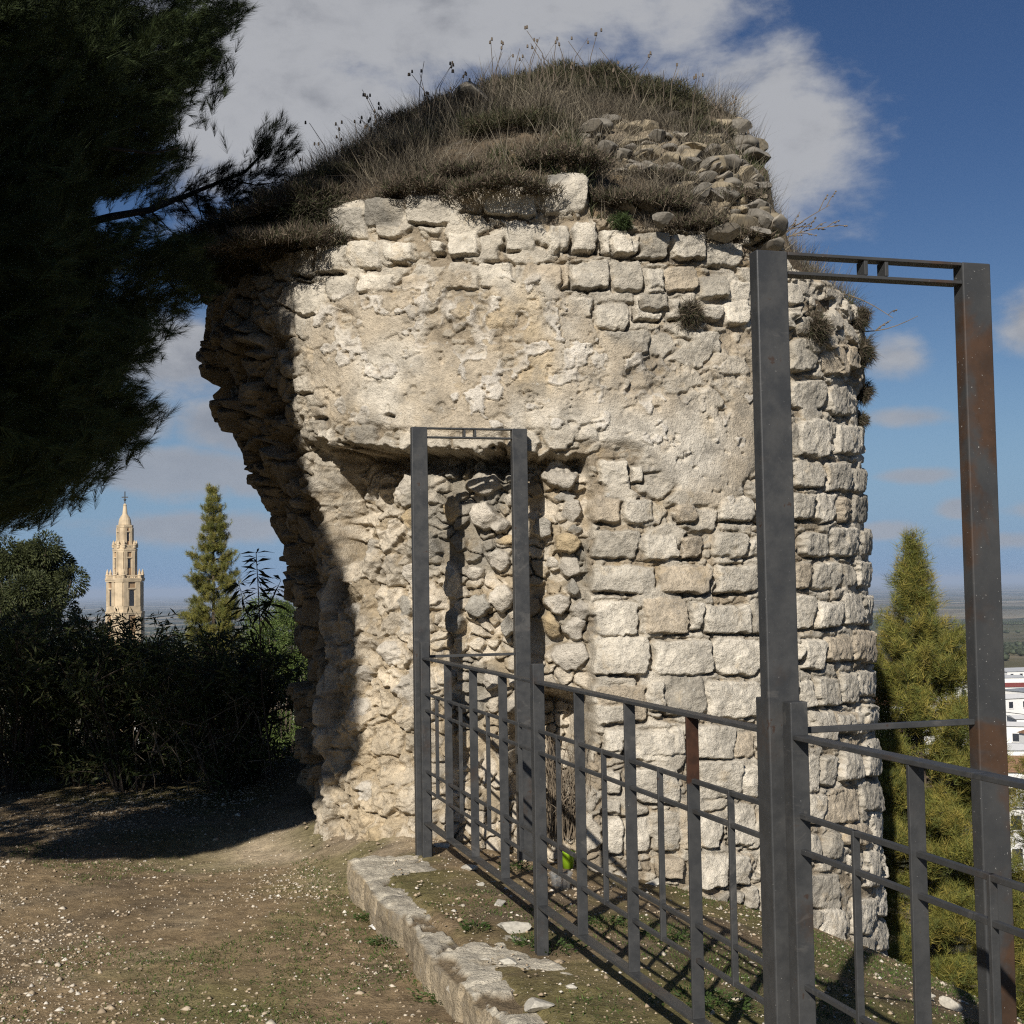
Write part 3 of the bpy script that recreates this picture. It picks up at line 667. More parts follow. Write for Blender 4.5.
def build_mound():
    na = 420; nr_ = 150
    a = np.linspace(0, 2*np.pi, na, endpoint=False); rho = np.linspace(1.0, 0.0, nr_)
    rr = np.interp(a, RA, RRm, period=2*np.pi)
    A, RH = np.meshgrid(a, rho); Rr = RH*(rr[None, :]-.012)
    X = TC[0]+Rr*np.sin(A); Y = TC[1]-Rr*np.cos(A); Z = mound_z(X, Y)
    X[0] = TC[0]+(X[1]-TC[0])*.999; Y[0] = TC[1]+(Y[1]-TC[1])*.999; Z[0] = Z[1]-.3
    u, v, w = proj(X, Y, Z)
    rm = sst(12, -8, polysd(u, v, RUBPOLY))*(Y < 11)
    f1, f2, cid, dx, dy = voronoi(X/.17+.3*fbm(X*5, Y*5, 0, 2, 1), Y/.17, 4)
    edge = sst(1.0, .96, RH)
    Z = Z + edge*(.05*fbm(X*3, Y*3, 0, 4, 71) + rm*(.09*(sst(.0, .25, f2-f1)*cid-.6)))
    soil = np.array([.13, .10, .068])
    c = np.ones(X.shape+(3,))*soil*(1+.5*fbm(X*4, Y*4, 0, 3, 72))[..., None]
    c = c*(1-rm[..., None]) + rm[..., None]*(np.array([.25, .205, .145])*(.7+.5*cid[..., None]))
    V = np.stack([X, Y, Z], -1).reshape(-1, 3)-OFF
    np_mesh('mound', V, grid_faces(nr_, na, True), MAT_STONE, tower, np.clip(c, .02, .7).reshape(-1, 3), True)
build_mound()

def stone_mesh(name, seed, flat=.6, sub=3, pale=False):
    bm = bmesh.new(); bmesh.ops.create_icosphere(bm, subdivisions=sub, radius=1)
    me = bpy.data.meshes.new(name); bm.to_mesh(me); bm.free()
    V = np.zeros(len(me.vertices)*3, np.float32); me.vertices.foreach_get('co', V); V = V.reshape(-1, 3)
    r = np.random.default_rng(seed)
    # knock flats off with random planes so it reads as a broken stone
    for k in range(10):
        nrm = r.normal(size=3); nrm /= np.linalg.norm(nrm); d = r.uniform(.42, .74)
        over = np.maximum(V@nrm-d, 0); V = V-over[:, None]*nrm*.98
    V = V*(1+.07*fbm(V[:, 0]*2+seed, V[:, 1]*2, V[:, 2]*2, 4, seed)[:, None])
    V[:, 2] *= flat
    me.vertices.foreach_set('co', np.ascontiguousarray(V, np.float32).ravel())
    ca = me.color_attributes.new('Col', 'FLOAT_COLOR', 'POINT')
    c = np.array([[.26, .23, .185], [.17, .155, .13], [.27, .225, .155], [.21, .19, .16]][seed % 4])
    if pale: c = np.array([.44, .41, .345])
    lic = (.35 if pale else 1)*sst(.1, .4, fbm(V[:, 0]*3, V[:, 1]*3, V[:, 2]*3+seed, 3, seed+7))
    cc = c*(1-.55*lic[:, None]) + np.array([.16, .15, .13])*.55*lic[:, None]
    c4 = np.ones((len(V), 4), np.float32); c4[:, :3] = cc; ca.data.foreach_set('color', c4.ravel())
    me.materials.append(MAT_PALE if pale else MAT_RUBBLE)
    return me
STONES = [stone_mesh('rubble_stone', s, [.5, .62, .75, .45][s % 4]) for s in range(8)]
STONES_PALE = [stone_mesh('pale_stone', s*4+40, .6, pale=True) for s in range(3)]
def hit_mound(px, py):
    d = ray(px, py); prev = None
    for Y in np.arange(7.9, 12.0, .02):
        p = CPOS+d*(Y/d[1]); r = math.hypot(p[0]-TC[0], p[1]-TC[1])
        if r < 2.55 and p[2] < float(mound_z(p[0], p[1])): return p
    return None
def mound_stones():
    lst = crop(500, 20, 3.413, [(250,235,340,265),(195,262,245,290),(255,380,335,415),(425,365,490,405),(490,360,545,415),(515,405,565,445),(560,470,620,515),(630,440,710,465),(335,445,395,495),
        (655,600,720,645),(720,370,760,405),(780,370,840,420),(0,245,55,275),(800,450,850,475),(600,400,640,425),(440,420,500,450),(690,500,740,530),(560,330,600,360),(735,545,790,575),(385,655,450,675),(470,660,530,680),(520,690,585,730),(705,735,800,760),(885,695,930,740),(740,380,775,420)]) + \
        crop(260, 20, 3.413, [(680,275,800,360),(815,240,875,280)])
    r = random.Random(4)
    sp = np.array(RUBPOLY)
    while len(lst) < 235:
        x = r.uniform(575, 784); y = r.uniform(115, 248); x = x if r.random() < .75 else r.uniform(735, 784)
        if polysd(np.array([x]), np.array([y]), RUBPOLY)[0] < -1:
            s = r.choice([5, 6, 7, 9, 12, 18, 24]); lst.append((x-s/2, y-s*.32, x+s/2, y+s*.32))
    extra = [[], [], []]; nb = 0
    for i, (x0, y0, x1, y1) in enumerate(lst):
        p = hit_mound((x0+x1)/2, (y0+y1)/2)
        if p is None: continue
        sx = (x1-x0)/2/FPX*p[1]*1.45; sz = (y1-y0)/2/FPX*p[1]*2.0
        loc = p-OFF+np.array([0, 0, .04 if i < 26 else r.uniform(-.03, .02)]); sx *= 1.08; sz *= 1.2; scl = (sx, (sx+sz)*.6, sz); rot = (r.uniform(-.5, .3), r.uniform(-.3, .3), r.uniform(-.6, .6)); me = STONES[r.randrange(8)]
        if i < 96:
            o = bpy.data.objects.new('rubble_stone', me); COL.objects.link(o); o.parent = tower
            o.location = tuple(loc); o.scale = scl; o.rotation_euler = rot
        else:
            V = np.zeros(len(me.vertices)*3, np.float32); me.vertices.foreach_get('co', V); V = V.reshape(-1, 3)*np.array(scl)
            V = V@np.array(Euler(rot).to_matrix()).T + loc
            c = np.zeros(len(V)*4, np.float32); me.color_attributes['Col'].data.foreach_get('color', c)
            F = np.zeros(len(me.polygons)*3, np.int32); me.polygons.foreach_get('vertices', F)
            extra[0].append(V); extra[1].append(F.reshape(-1, 3)+nb); extra[2].append(c.reshape(-1, 4)[:, :3]); nb += len(V)
    if nb:
        o = np_mesh('small_rubble', np.concatenate(extra[0]), np.concatenate(extra[1]), MAT_RUBBLE, tower, np.concatenate(extra[2]), False); o['kind'] = 'stuff'
mound_stones()

# ------------------------------------------------------------------ plants: generic makers
def blades(base, direc, length, width, cols, bend=.3, segs=2):
    """thin bent blades, one row per blade; returns verts, tris, cols"""
    n = len(base); d = direc/np.linalg.norm(direc, axis=1, keepdims=True)
    side = np.cross(d, rng.normal(size=(n, 3))); side /= np.linalg.norm(side, axis=1, keepdims=True)+1e-9
    bd = np.cross(d, side)*rng.uniform(-bend, bend, (n, 1)); bd[:, 2] -= abs(bend)*.25
    L = length[:, None]; W = width[:, None]
    mid = base + d*L*.5 + bd*L*.2; tip = base + d*L + bd*L*.8
    v = np.stack([base-side*W*.5, base+side*W*.5, mid-side*W*.42, mid+side*W*.42, tip], 1).reshape(-1, 3)
    k = np.arange(n)[:, None]*5
    f = np.concatenate([k+np.array([[0, 1, 3]]), k+np.array([[0, 3, 2]]), k+np.array([[2, 3, 4]])], 0)
    return v, f, np.repeat(cols, 5, 0)
def needles(base, axis, length, nl, k, width, col, spread=.75):
    """shoots: base points, unit axes, shoot lengths; k needles of length nl on each"""
    n = len(base)
    t = rng.uniform(.05, 1, (n, k, 1)); b = base[:, None, :] + axis[:, None, :]*length[:, None, None]*t
    rd = rng.normal(size=(n, k, 3)); rd -= axis[:, None, :]*np.sum(rd*axis[:, None, :], 2, keepdims=True); rd /= np.linalg.norm(rd, axis=2, keepdims=True)+1e-9
    d = axis[:, None, :]*(1-spread*.5)*(.6+.7*t) + rd*spread*rng.uniform(.5, 1.1, (n, k, 1)); d /= np.linalg.norm(d, axis=2, keepdims=True)
    ln = nl*rng.uniform(.7, 1.15, (n, k, 1))
    tip = b + d*ln; tip[..., 2] -= .06*ln[..., 0]
    sd = np.cross(d, rng.normal(size=(n, k, 3))); sd /= np.linalg.norm(sd, axis=2, keepdims=True)+1e-9
    v = np.stack([b-sd*width*.5, b+sd*width*.5, tip+sd*width*.2], 2).reshape(-1, 3)
    f = np.arange(n*k*3).reshape(-1, 3)
    cc = np.repeat(col*rng.uniform(.75, 1.25, (n, 1)), k*3, 0) if col.ndim == 1 or len(col) == 3 and col.ndim == 1 else np.repeat(col, k*3, 0)
    return v, f, cc
def leaves(pos, direc, length, width, cols, droop=.2):
    """lance-shaped folded leaves (6 verts each)"""
    n = len(pos); d = direc/np.linalg.norm(direc, axis=1, keepdims=True)
    s = np.cross(d, rng.normal(size=(n, 3))); s /= np.linalg.norm(s, axis=1, keepdims=True)+1e-9
    nr_ = np.cross(d, s); L = length[:, None]; W = width[:, None]
    p0 = pos; p1 = pos+d*L*.45; p2 = pos+d*L; p2 = p2-np.array([0, 0, 1])*L*droop; p1 = p1-np.array([0, 0, 1])*L*droop*.25
    l1 = p1+s*W*.5+nr_*W*.15; r1 = p1-s*W*.5+nr_*W*.15
    v = np.stack([p0, l1, p1, r1, p2], 1).reshape(-1, 3); k = np.arange(n)[:, None]*5
    f = np.concatenate([k+np.array([[0, 1, 2]]), k+np.array([[0, 2, 3]]), k+np.array([[1, 4, 2]]), k+np.array([[2, 4, 3]])], 0)
    return v, f, np.repeat(cols, 5, 0)
def unit(v): return v/(np.linalg.norm(v, axis=-1, keepdims=True)+1e-9)

# ---- growth on the mound
def mound_plants():
    N = 150000
    a = rng.uniform(0, 2*np.pi, N*2); r = np.sqrt(rng.uniform(0, 1, N*2))*2.42
    x = TC[0]+r*np.sin(a); y = TC[1]-r*np.cos(a)
    keep = (y < 11.9); x, y = x[keep][:N], y[keep][:N]; z = mound_z(x, y)
    u, v, w = proj(x, y, z)
    rm = polysd(u, v, RUBPOLY) < -2
    cl = fbm(x*2.6, y*2.6, 0, 4, 81); ok = (~rm | (rng.random(len(x)) < .30)) & (rng.random(len(x)) < .35+.9*sst(-.5, .2, cl))
    x, y, z, cl, u, v = x[ok], y[ok], z[ok], cl[ok], u[ok], v[ok]
    n = len(x)
    crest = sst(118, 92, v + .04*np.abs(u-580))
    green = sst(-.05, .30, fbm(x*2.2, y*2.2, 4, 3, 82)+.6*crest-.08)
    dry1 = np.array([.115, .098, .072]); dry2 = np.array([.27, .235, .17]); brown = np.array([.050, .042, .033]); gr = np.array([.055, .062, .028]); gr2 = np.array([.085, .092, .045])
    q = rng.random((n, 1)); isg = rng.random(n) < green
    c = np.where(q < .45, dry1, np.where(q < .6, dry2, brown)); c = np.where(isg[:, None], np.where(q < .6, gr, gr2), c)*rng.uniform(.7, 1.3, (n, 1))
    cl3 = fbm(x*9, y*9, 1, 2, 84); L = np.where(isg, rng.uniform(.05, .15, n), rng.uniform(.06, .24, n))*(.6+.7*sst(-.4, .4, cl))*(.65+.8*sst(-.3, .4, cl3)); c = c*(.75+.5*sst(-.4, .4, fbm(x*5, y*5, 7, 3, 85)))[:, None]
    W = np.where(isg, rng.uniform(.003, .006, n), rng.uniform(.0015, .0035, n))
    lean = np.stack([rng.normal(0, .75, n), rng.normal(-.12, .75, n), np.ones(n)], 1); tall = rng.random(n) < .05; L = np.where(tall, rng.uniform(.2, .38, n), L); lean[tall] *= np.array([.4, .4, 1]); c[tall] = np.array([.22, .19, .14])*rng.uniform(.6, 1.1, (int(tall.sum()), 1))
    V, F, C = blades(np.stack([x, y, z-.02], 1), lean, L, W, c, .45)
    o = np_mesh('dry_grass', V, F, MAT_GRASS, cols=C); tag(o, 'brown dry grass and low scrub covering the top of the ruin', 'grass', kind='stuff')
    # rounded shrublets: many short sprigs
    r_ = random.Random(3); spots = [(430, 118, .26), (470, 100, .24), (540, 84, .30), (585, 78, .34), (625, 92, .32), (662, 106, .22), (690, 120, .17), (712, 124, .12), (395, 150, .24), (352, 172, .26), (322, 190, .26), (500, 175, .2), (560, 150, .2), (470, 165, .2), (420, 180, .2), (640, 195, .2), (690, 215, .17), (610, 190, .17), (300, 205, .3), (285, 235, .3), (735, 185, .13), (655, 165, .14), (520, 120, .25), (745, 225, .12)]
    for i, (pu, pv, rad) in enumerate(spots):
        p = hit_mound(pu, pv+6)
        if p is None: continue
        n = int(11000*rad*rad/.06)
        th = rng.uniform(0, 2*np.pi, n); ph = np.arccos(rng.uniform(-.1, 1, n)); rr = rad*rng.uniform(.3, 1, n)**.5
        dd = np.stack([np.sin(ph)*np.cos(th), np.sin(ph)*np.sin(th), .42*np.cos(ph)], 1)
        jit = fbm(dd[:, 0]*3+i, dd[:, 1]*3, dd[:, 2]*3, 3, i)
        b = dd*(rr*(1+.7*jit))[:, None]*np.array([1.5, 1.3, 1])
        greeny = i in (2, 3, 4, 5, 6, 22, 7, 9)
        pal = np.array([[.06, .062, .03], [.04, .044, .022], [.10, .09, .055], [.085, .068, .045]]) if greeny else np.array([[.12, .095, .068], [.085, .066, .05], [.17, .14, .10], [.055, .06, .03]])
        c = pal[rng.integers(0, 4, n)]*rng.uniform(.7, 1.3, (n, 1))
        V, F, C = blades(b, unit(dd*.5+np.array([0, 0, .9])+rng.normal(0, .55, (n, 3))), rng.uniform(.025, .075, n), rng.uniform(.002, .0055, n), c, .5)
        o = np_mesh('scrub_bush', V, F, MAT_GRASS, cols=C, loc=tuple(p-np.array([0, 0, .07])))
        tag(o, 'low wiry shrub rooted among dry grass on top of the ruin', 'shrub', 'shrubs on top of the ruined tower')
    for i, deg in enumerate((-78, -71, -64, -57, -50, -43, -36)):
        a_ = R_(deg); zr = float(np.interp(np.mod(a_, 2*np.pi), RA, RZ, period=2*np.pi)); p = np.array([TC[0]+2.40*math.sin(a_), TC[1]-2.40*math.cos(a_), zr-.02]); rad = .34-.02*i; n = 9000
        dd = unit(rng.normal(size=(n, 3))+np.array([math.sin(a_)*.5, -math.cos(a_)*.3, .1])); jit = fbm(dd[:, 0]*3+i, dd[:, 1]*3, dd[:, 2]*3, 3, i+50)
        b = dd*(rad*rng.uniform(.1, 1, n)**.5*(1+.7*jit))[:, None]*np.array([1, 1, .75])
        pal = np.array([[.05, .055, .026], [.07, .058, .042], [.04, .045, .02], [.10, .085, .06]])
        V, F, C = blades(b, unit(dd*.8+np.array([0, 0, .1])+rng.normal(0, .5, (n, 3))), rng.uniform(.03, .10, n), rng.uniform(.002, .005, n), pal[rng.integers(0, 4, n)]*rng.uniform(.7, 1.3, (n, 1)), .5)
        tag(np_mesh('scrub_bush', V, F, MAT_GRASS, cols=C, loc=tuple(p)), 'dark scrub spilling over the broken left rim of the ruin in the shade', 'shrub', 'scrub along the left rim of the ruin')
    # tall dead stems with seed heads
    m = MB(); pts = [(300, 175), (312, 165), (322, 158), (335, 150), (345, 146), (356, 138), (366, 133), (378, 122), (386, 118), (396, 112), (410, 108), (424, 92), (438, 88), (452, 88), (470, 82), (486, 74), (500, 70), (520, 62), (534, 60), (550, 56), (566, 56), (590, 60), (612, 62), (640, 74), (662, 80), (700, 100), (720, 112), (745, 140), (752, 170), (756, 205), (768, 220)]
    for pu, pv in pts:
        for k in range(3):
            b = at(pu+r_.uniform(-9, 9), pv+26, 9.6+r_.uniform(-.4, .4)); h = r_.uniform(.14, .40); ln = np.array([r_.uniform(-.16, .16), r_.uniform(-.1, .1), 0])
            tp = b+ln+np.array([0, 0, h]); md = b+ln*.3+np.array([0, 0, h*.55])
            m.tube([b, md, tp], [.0035, .0025, .0018], 4)
            if r_.random() < .6:
                for q in range(r_.choice([1, 2, 3])):
                    s0 = tp+np.array([r_.uniform(-.03, .03), 0, r_.uniform(-.05, .02)]); m.tube([s0, s0+np.array([0, 0, .022])], [.008, .006], 5)
    o = m.build('dead_stems', m_plain('dead_stem', (.12, .095, .07), .9)); tag(o, 'thin dead seed stalks sticking up along the crest of the ruin', 'dead stems', kind='stuff')
    # brambles growing out of the right-hand shoulder
    def twig(p, q, k, seed, sag):
        mm = MB(); rr = random.Random(seed); p = np.array(p); q = np.array(q); o_ = p.copy(); p = p-o_; q = q-o_
        pts = [p+(q-p)*t+np.array([0, 0, sag*math.sin(math.pi*t)]) for t in np.linspace(0, 1, 8)]
        mm.tube(pts, np.linspace(.006, .0022, 8), 5)
        for i in range(k):
            t = rr.uniform(.25, .95); b = p+(q-p)*t+np.array([0, 0, sag*math.sin(math.pi*t)]); e = b+(q-p)*rr.uniform(.08, .2)+np.array([rr.uniform(-.03, .05), rr.uniform(-.05, .05), rr.uniform(-.06, .09)])
            mm.tube([b, (b+e)/2+np.array([0, 0, .01]), e], [.0035, .003, .002], 4)
            for j in range(3):
                s0 = b+(e-b)*rr.uniform(.4, 1); mm.tube([s0, s0+np.array([.006, 0, .006])], [.007, .005], 5)
        ob = mm.build('bare_branch', MAT_TWIG, loc=tuple(o_)); return ob
    brs = [((770, 245), (838, 226), 9.5, 9, .03, 'seed-hung dry sprig rising from the right top edge of the ruin'), ((765, 250), (830, 205), 9.5, 7, .02, 'steep dry sprig reaching highest beside the black frame top'),
           ((835, 292), (893, 318), 9.7, 1, .03, 'upper of two pale bare twigs arching off the right wall of the ruin'), ((845, 330), (918, 316), 9.7, 2, -.05, 'lower pale bare twig drooping then rising off the right wall of the ruin'), ((832, 300), (873, 330), 9.7, 0, .01, 'short dark bent twig between the two pale twigs on the right wall')]
    for i, (a_, b_, Y, k, sag, lab) in enumerate(brs): tag(twig(at(*a_, Y), at(*b_, Y-.2), k, i, sag), lab, 'branch')
    # tufts clinging to the right flank of the wall and one on the front
    for i, (pu, pv, rad, lab) in enumerate([(690, 314, .11, 'dark dry tuft clinging high on the front wall left of the near frame'), (808, 330, .16, 'wide dry bush hanging just right of the near frame post'), (836, 352, .17, 'brown bush clinging to the right shoulder of the wall'), (848, 318, .14, 'topmost tuft on the right shoulder of the wall'), (857, 392, .12, 'dark plant on the right edge of the wall below the shoulder'), (862, 420, .08, 'lowest small tuft on the right edge of the wall'), (620, 222, .08, 'small green plant in the joint under the top stones')]):
        th = math.asin(np.clip(((at(pu, pv, 9.0 if pu > 780 else 8.2)[0])-TC[0])/(TR+.05), -.98, .98))
        if pu > 830: th = R_(68 if pu < 850 else 73)
        if 780 < pu < 830: th = R_(47)
        rr = TR+.02; X_, Y_ = TC[0]+rr*math.sin(th), TC[1]-rr*math.cos(th); Z_ = at(pu, pv, Y_)[2]
        n = int(2600*rad/.1); outd = np.array([math.sin(th), -math.cos(th), 0])
        dd = unit(rng.normal(size=(n, 3))+outd*.9+np.array([0, 0, -.1])); b = dd*(rad*rng.uniform(.1, .75, n)**.7)[:, None]*np.array([1, 1, .85])
        pal = np.array([[.10, .08, .055], [.06, .048, .035], [.15, .12, .085], [.055, .06, .03]]) if i != 6 else np.array([[.045, .065, .022]]*4)
        b = b*(1+.8*fbm(dd[:, 0]*2.5, dd[:, 1]*2.5, dd[:, 2]*2.5+i, 2, 5))[:, None]; V, F, C = blades(b, dd*.6+rng.normal(0, .6, (n, 3))+np.array([0, 0, -.1]), rng.uniform(.02, .07, n)*(rad/.12), rng.uniform(.0015, .004, n), pal[rng.integers(0, 4, n)]*rng.uniform(.7, 1.3, (n, 1)), .4)
        tag(np_mesh('wall_tuft', V, F, MAT_GRASS, cols=C, loc=(X_, Y_, Z_)), lab, 'plant')
mound_plants()

# ------------------------------------------------------------------ stone kerb beside the railing
def build_kerb():
    Lk = float(np.linalg.norm(K1-K0))*1.9; nL = 620
    # cross-section: bottom of face -> top edge -> inner side, sinking under the soil
    s_prof = np.concatenate([np.linspace(0, .22, 34), .22+np.linspace(0, .62, 90)[1:]])
    l = np.linspace(-.08, Lk, nL)
    Lg, Sg = np.meshgrid(l, s_prof)
    isface = Sg <= .22
    px_ = np.where(isface, 0.0, Sg-.22); pz = np.where(isface, -.22+Sg, 0.0)
    # blocks: joints at irregular steps
    e = .012
    joints = np.array([0, .42, .86, 1.22, 1.62, 1.98, 2.40, 2.72, 3.2, 3.6, 4.1, 4.5, 5.0, 5.5])
    jd = np.min(np.abs((Lg+.05*fbm(Lg*3, Sg*6, 0, 2, 5))[..., None]-joints), -1); bi = np.searchsorted(joints, Lg)
    bid = _hash(bi.astype(np.int64), bi.astype(np.int64)*0, bi.astype(np.int64)*0, 3)
    rough = .022*fbm(Lg*4, Sg*4, 0, 4, 91) + .013*fbm(Lg*14, Sg*14, 2, 4, 92, .65)
    groove = -.012*sst(.02, .004, jd)
    inner = px_
    pale = sst(-.05, .12, 1.25*fbm(Lg*3.4, inner*4.5, bid*1.2, 5, 93, .6) + .24 - .58*inner)
    height = .020*pale*(.5+bid*.7) + rough + groove - sst(.40, .62, inner)*.09 + .012*(bid-.5)
    roundm = sst(.05, 0, px_)*sst(-.05, 0, pz)
    outx = px_ + np.where(isface, -rough*1.2-groove-.02*(bid-.5), 0) + roundm*.012
    outz = pz + np.where(isface, roundm*(height)-.012*roundm, height-roundm*.012)
    edgew = .05*fbm(l*2.2, l*0, 0, 4, 95)
    base = K0[None, None, :] + kd*Lg[..., None] + kn*(outx+edgew[None, :])[..., None]
    V = np.concatenate([base, outz[..., None]-.030], -1)
    face_c = np.array([.33, .27, .185]); soilc = np.array([.19, .145, .092]); mossc = np.array([.10, .10, .045])
    c = np.ones(Lg.shape+(3,))*soilc
    mo = sst(0, .4, fbm(Lg*3, Sg*3, 4, 3, 94))
    c = c*(1-.7*mo[..., None])+mossc*.7*mo[..., None]
    c = c*(1-pale[..., None]) + pale[..., None]*np.array([.51, .46, .365])*(.85+.3*bid[..., None])
    c = np.where(isface[..., None], face_c*(.8+.4*bid[..., None])*(1+.2*fbm(Lg*4, Sg*9, 0, 3, 96))[..., None], c)
    o0 = np.array([K0[0], K0[1], -.17])
    o = np_mesh('stone_kerb', V.reshape(-1, 3)-o0, grid_faces(len(s_prof), nL), MAT_STONE, None, np.clip(c, .02, .7).reshape(-1, 3), True, tuple(o0))
    o.data.flip_normals()
    tag(o, 'low worn stone kerb with soil on top running along the railing to the ruin', 'kerb')
build_kerb()

# ------------------------------------------------------------------ steel portals and railings
def P3(s, d, z):
    """point at distance s along the fence from the near portal, d to the right of it"""
    return np.array([FN[0]+fd[0]*s+fn[0]*d, FN[1]+fd[1]*s+fn[1]*d, z])
def make_portal(name, s, dB, label, rust, zb_A, zb_B, H=2.4):
    o0 = P3(s, 0, 0); root = empty(name, tuple(o0)); tag(root, label, 'frame')
    f3 = np.array([fd[0], fd[1], 0]); n3 = np.array([fn[0], fn[1], 0])
    for d, mt, zb, lab in ((0, MAT_METAL, zb_A, None), (dB, rust, zb_B, 'rust-stained steel post' if rust is MAT_RUST else None)):
        m = MB(); m.bar(n3*d+np.array([0, 0, zb]), n3*d+np.array([0, 0, H]), n3, .092, .046); p = m.build('post', mt, root, bevel=.004)
        if lab: p['label'] = lab
    m = MB()
    for zc in (H-.006, H-.058): m.bar(n3*.048+np.array([0, 0, zc]), n3*(dB-.048)+np.array([0, 0, zc]), f3, .046, .009)
    for d in (dB*.5-.032, dB*.5+.032): m.bar(n3*d+np.array([0, 0, H-.052]), n3*d+np.array([0, 0, H-.012]), n3, .011, .042)
    m.build('crossbar', rust if rust is MAT_RUST else MAT_METAL, root, bevel=.0015)
    m = MB(); m.bar(n3*.047+np.array([0, 0, 1.105]), n3*(dB-.047)+np.array([0, 0, 1.105]), f3, .02, .016); m.build('tie_bar', MAT_METAL, root, bevel=.002)
    return root
make_portal('steel_portal', 0.0, .635, 'tall grey steel portal frame nearest the camera with a rust-stained right post', MAT_RUST, -.15, -.9, 2.385)
make_portal('steel_portal', FLEN, .60, 'smaller-looking steel portal frame standing against the rubble wall of the ruin', MAT_METAL, -.05, -.12, 2.42)
STEP = .1205*4.09*(FLEN/4.09)
def make_railing(name, s0, s1, label, ups, thins, ends, mids):
    root = empty(name, tuple(P3(s0, 0, 0))); tag(root, label, 'railing'); O = P3(s0, 0, 0)
    f3 = np.array([fd[0], fd[1], 0]); n3 = np.array([fn[0], fn[1], 0])
    def q(s, z): return P3(s, 0, z)-O
    m = MB(); m.bar(q(s0, 1.10), q(s1, 1.10), n3, .042, .012); m.build('top_rail', MAT_METAL, root, bevel=.002)
    m = MB(); m.bar(q(s0, .185), q(s1, .185), n3, .042, .012); m.build('bottom_rail', MAT_METAL, root, bevel=.002)
    for z in (.90, .81, .47, .365):
        m = MB(); m.bar(q(s0, z), q(s1, z), n3, .014, .014); m.build('middle_rail', MAT_METAL, root, bevel=.002)
    for i, s in enumerate(ups):
        m = MB(); m.bar(q(s, .191), q(s, 1.094), n3, .040, .010); u = m.build('upright', MAT_RUSTTOP if i == 0 and s > 0 else MAT_METAL, root, bevel=.0015)
    for s in thins:
        m = MB(); m.bar(q(s, .358), q(s, .907), n3, .019, .011); m.build('baluster', MAT_METAL, root, bevel=.0015)
    for s in ends:
        m = MB(); m.bar(q(s, -.25), q(s, 1.19), n3, .05, .046); m.build('end_post', MAT_METAL, root, bevel=.003)
    for s in mids:
        m = MB(); m.bar(q(s, -.1), q(s, 1.175), n3, .05, .044); m.build('post', MAT_METAL, root, bevel=.003)
STEP = FLEN*.1205; S0 = FLEN*.0125
make_railing('steel_railing', .046, FLEN-.046, 'grey steel railing running between the two portal frames', [S0+STEP*k for k in (1, 2, 3, 5, 6, 7)], [S0+STEP*(k+.5) for k in range(8) if k < 8], [.046+.024, FLEN-.072], [S0+STEP*4])
make_railing('steel_railing', -2.6, -.046, 'grey steel railing on the near side running out of view at the lower right', [-.10-STEP*k for k in (1, 2, 3, 4)], [-.10-STEP*(k+.5) for k in range(5)], [-.046-.034], [])

# ------------------------------------------------------------------ small things on the ground
def gz(x, y): return float(ground_z(np.array([x]), np.array([y]))[0])
def loose(name, mesh, x, y, s, lab, cat='stone', rz=0, sink=.3, sc3=None):
    o = bpy.data.objects.new(name, mesh); COL.objects.link(o); z = gz(x, y)
    o.scale = sc3 or (s, s*.85, s*.8); o.location = (x, y, z+o.scale[2]*.4*(1-sink)); o.rotation_euler = (0, 0, rz); tag(o, lab, cat); return o
def ground_hit(px, py, z0=0.0):
    z = z0
    for i in range(8):
        p = on_z(px, py, z); z = gz(p[0], p[1])
    return on_z(px, py, z)
for (px, py, w_, lab) in [(950, 1006, 24, 'white boulder at the drop edge behind the near railing, right of its twin'), (922, 998, 26, 'flat pale rock at the drop edge left of the white boulder'), (655, 885, 24, 'flat white stone lying against the foot of the ruin behind the railing'),
                          (571, 988, 16, 'small angular white stone on the soil in front of the railing'), (440, 847, 18, 'pale stone beside the foot of the far portal post'), (500, 905, 18, 'flat pale stone set in the soil between kerb and railing'), (512, 930, 34, 'long flat pale stone in the soil beside the middle railing post'), (508, 964, 26, 'rounded pale stone near the kerb in the middle of the strip'),
                          (487, 962, 14, 'grey stone half sunk beside the rounded pale stone'), (470, 870, 20, 'low pale stone on the strip nearest the far portal'), (540, 1010, 34, 'broad rough stone at the bottom end of the kerb'), (480, 885, 10, 'tiny white chip of stone on the kerb strip')]:
    p = ground_hit(px, py); s = w_/2/FPX*p[1]*1.15
    loose('loose_stone', STONES_PALE[int(px) % 3], p[0], p[1], s, lab, sc3=(s, s*.9, s*(1.1 if py == 1006 else .62)), rz=px*.7)

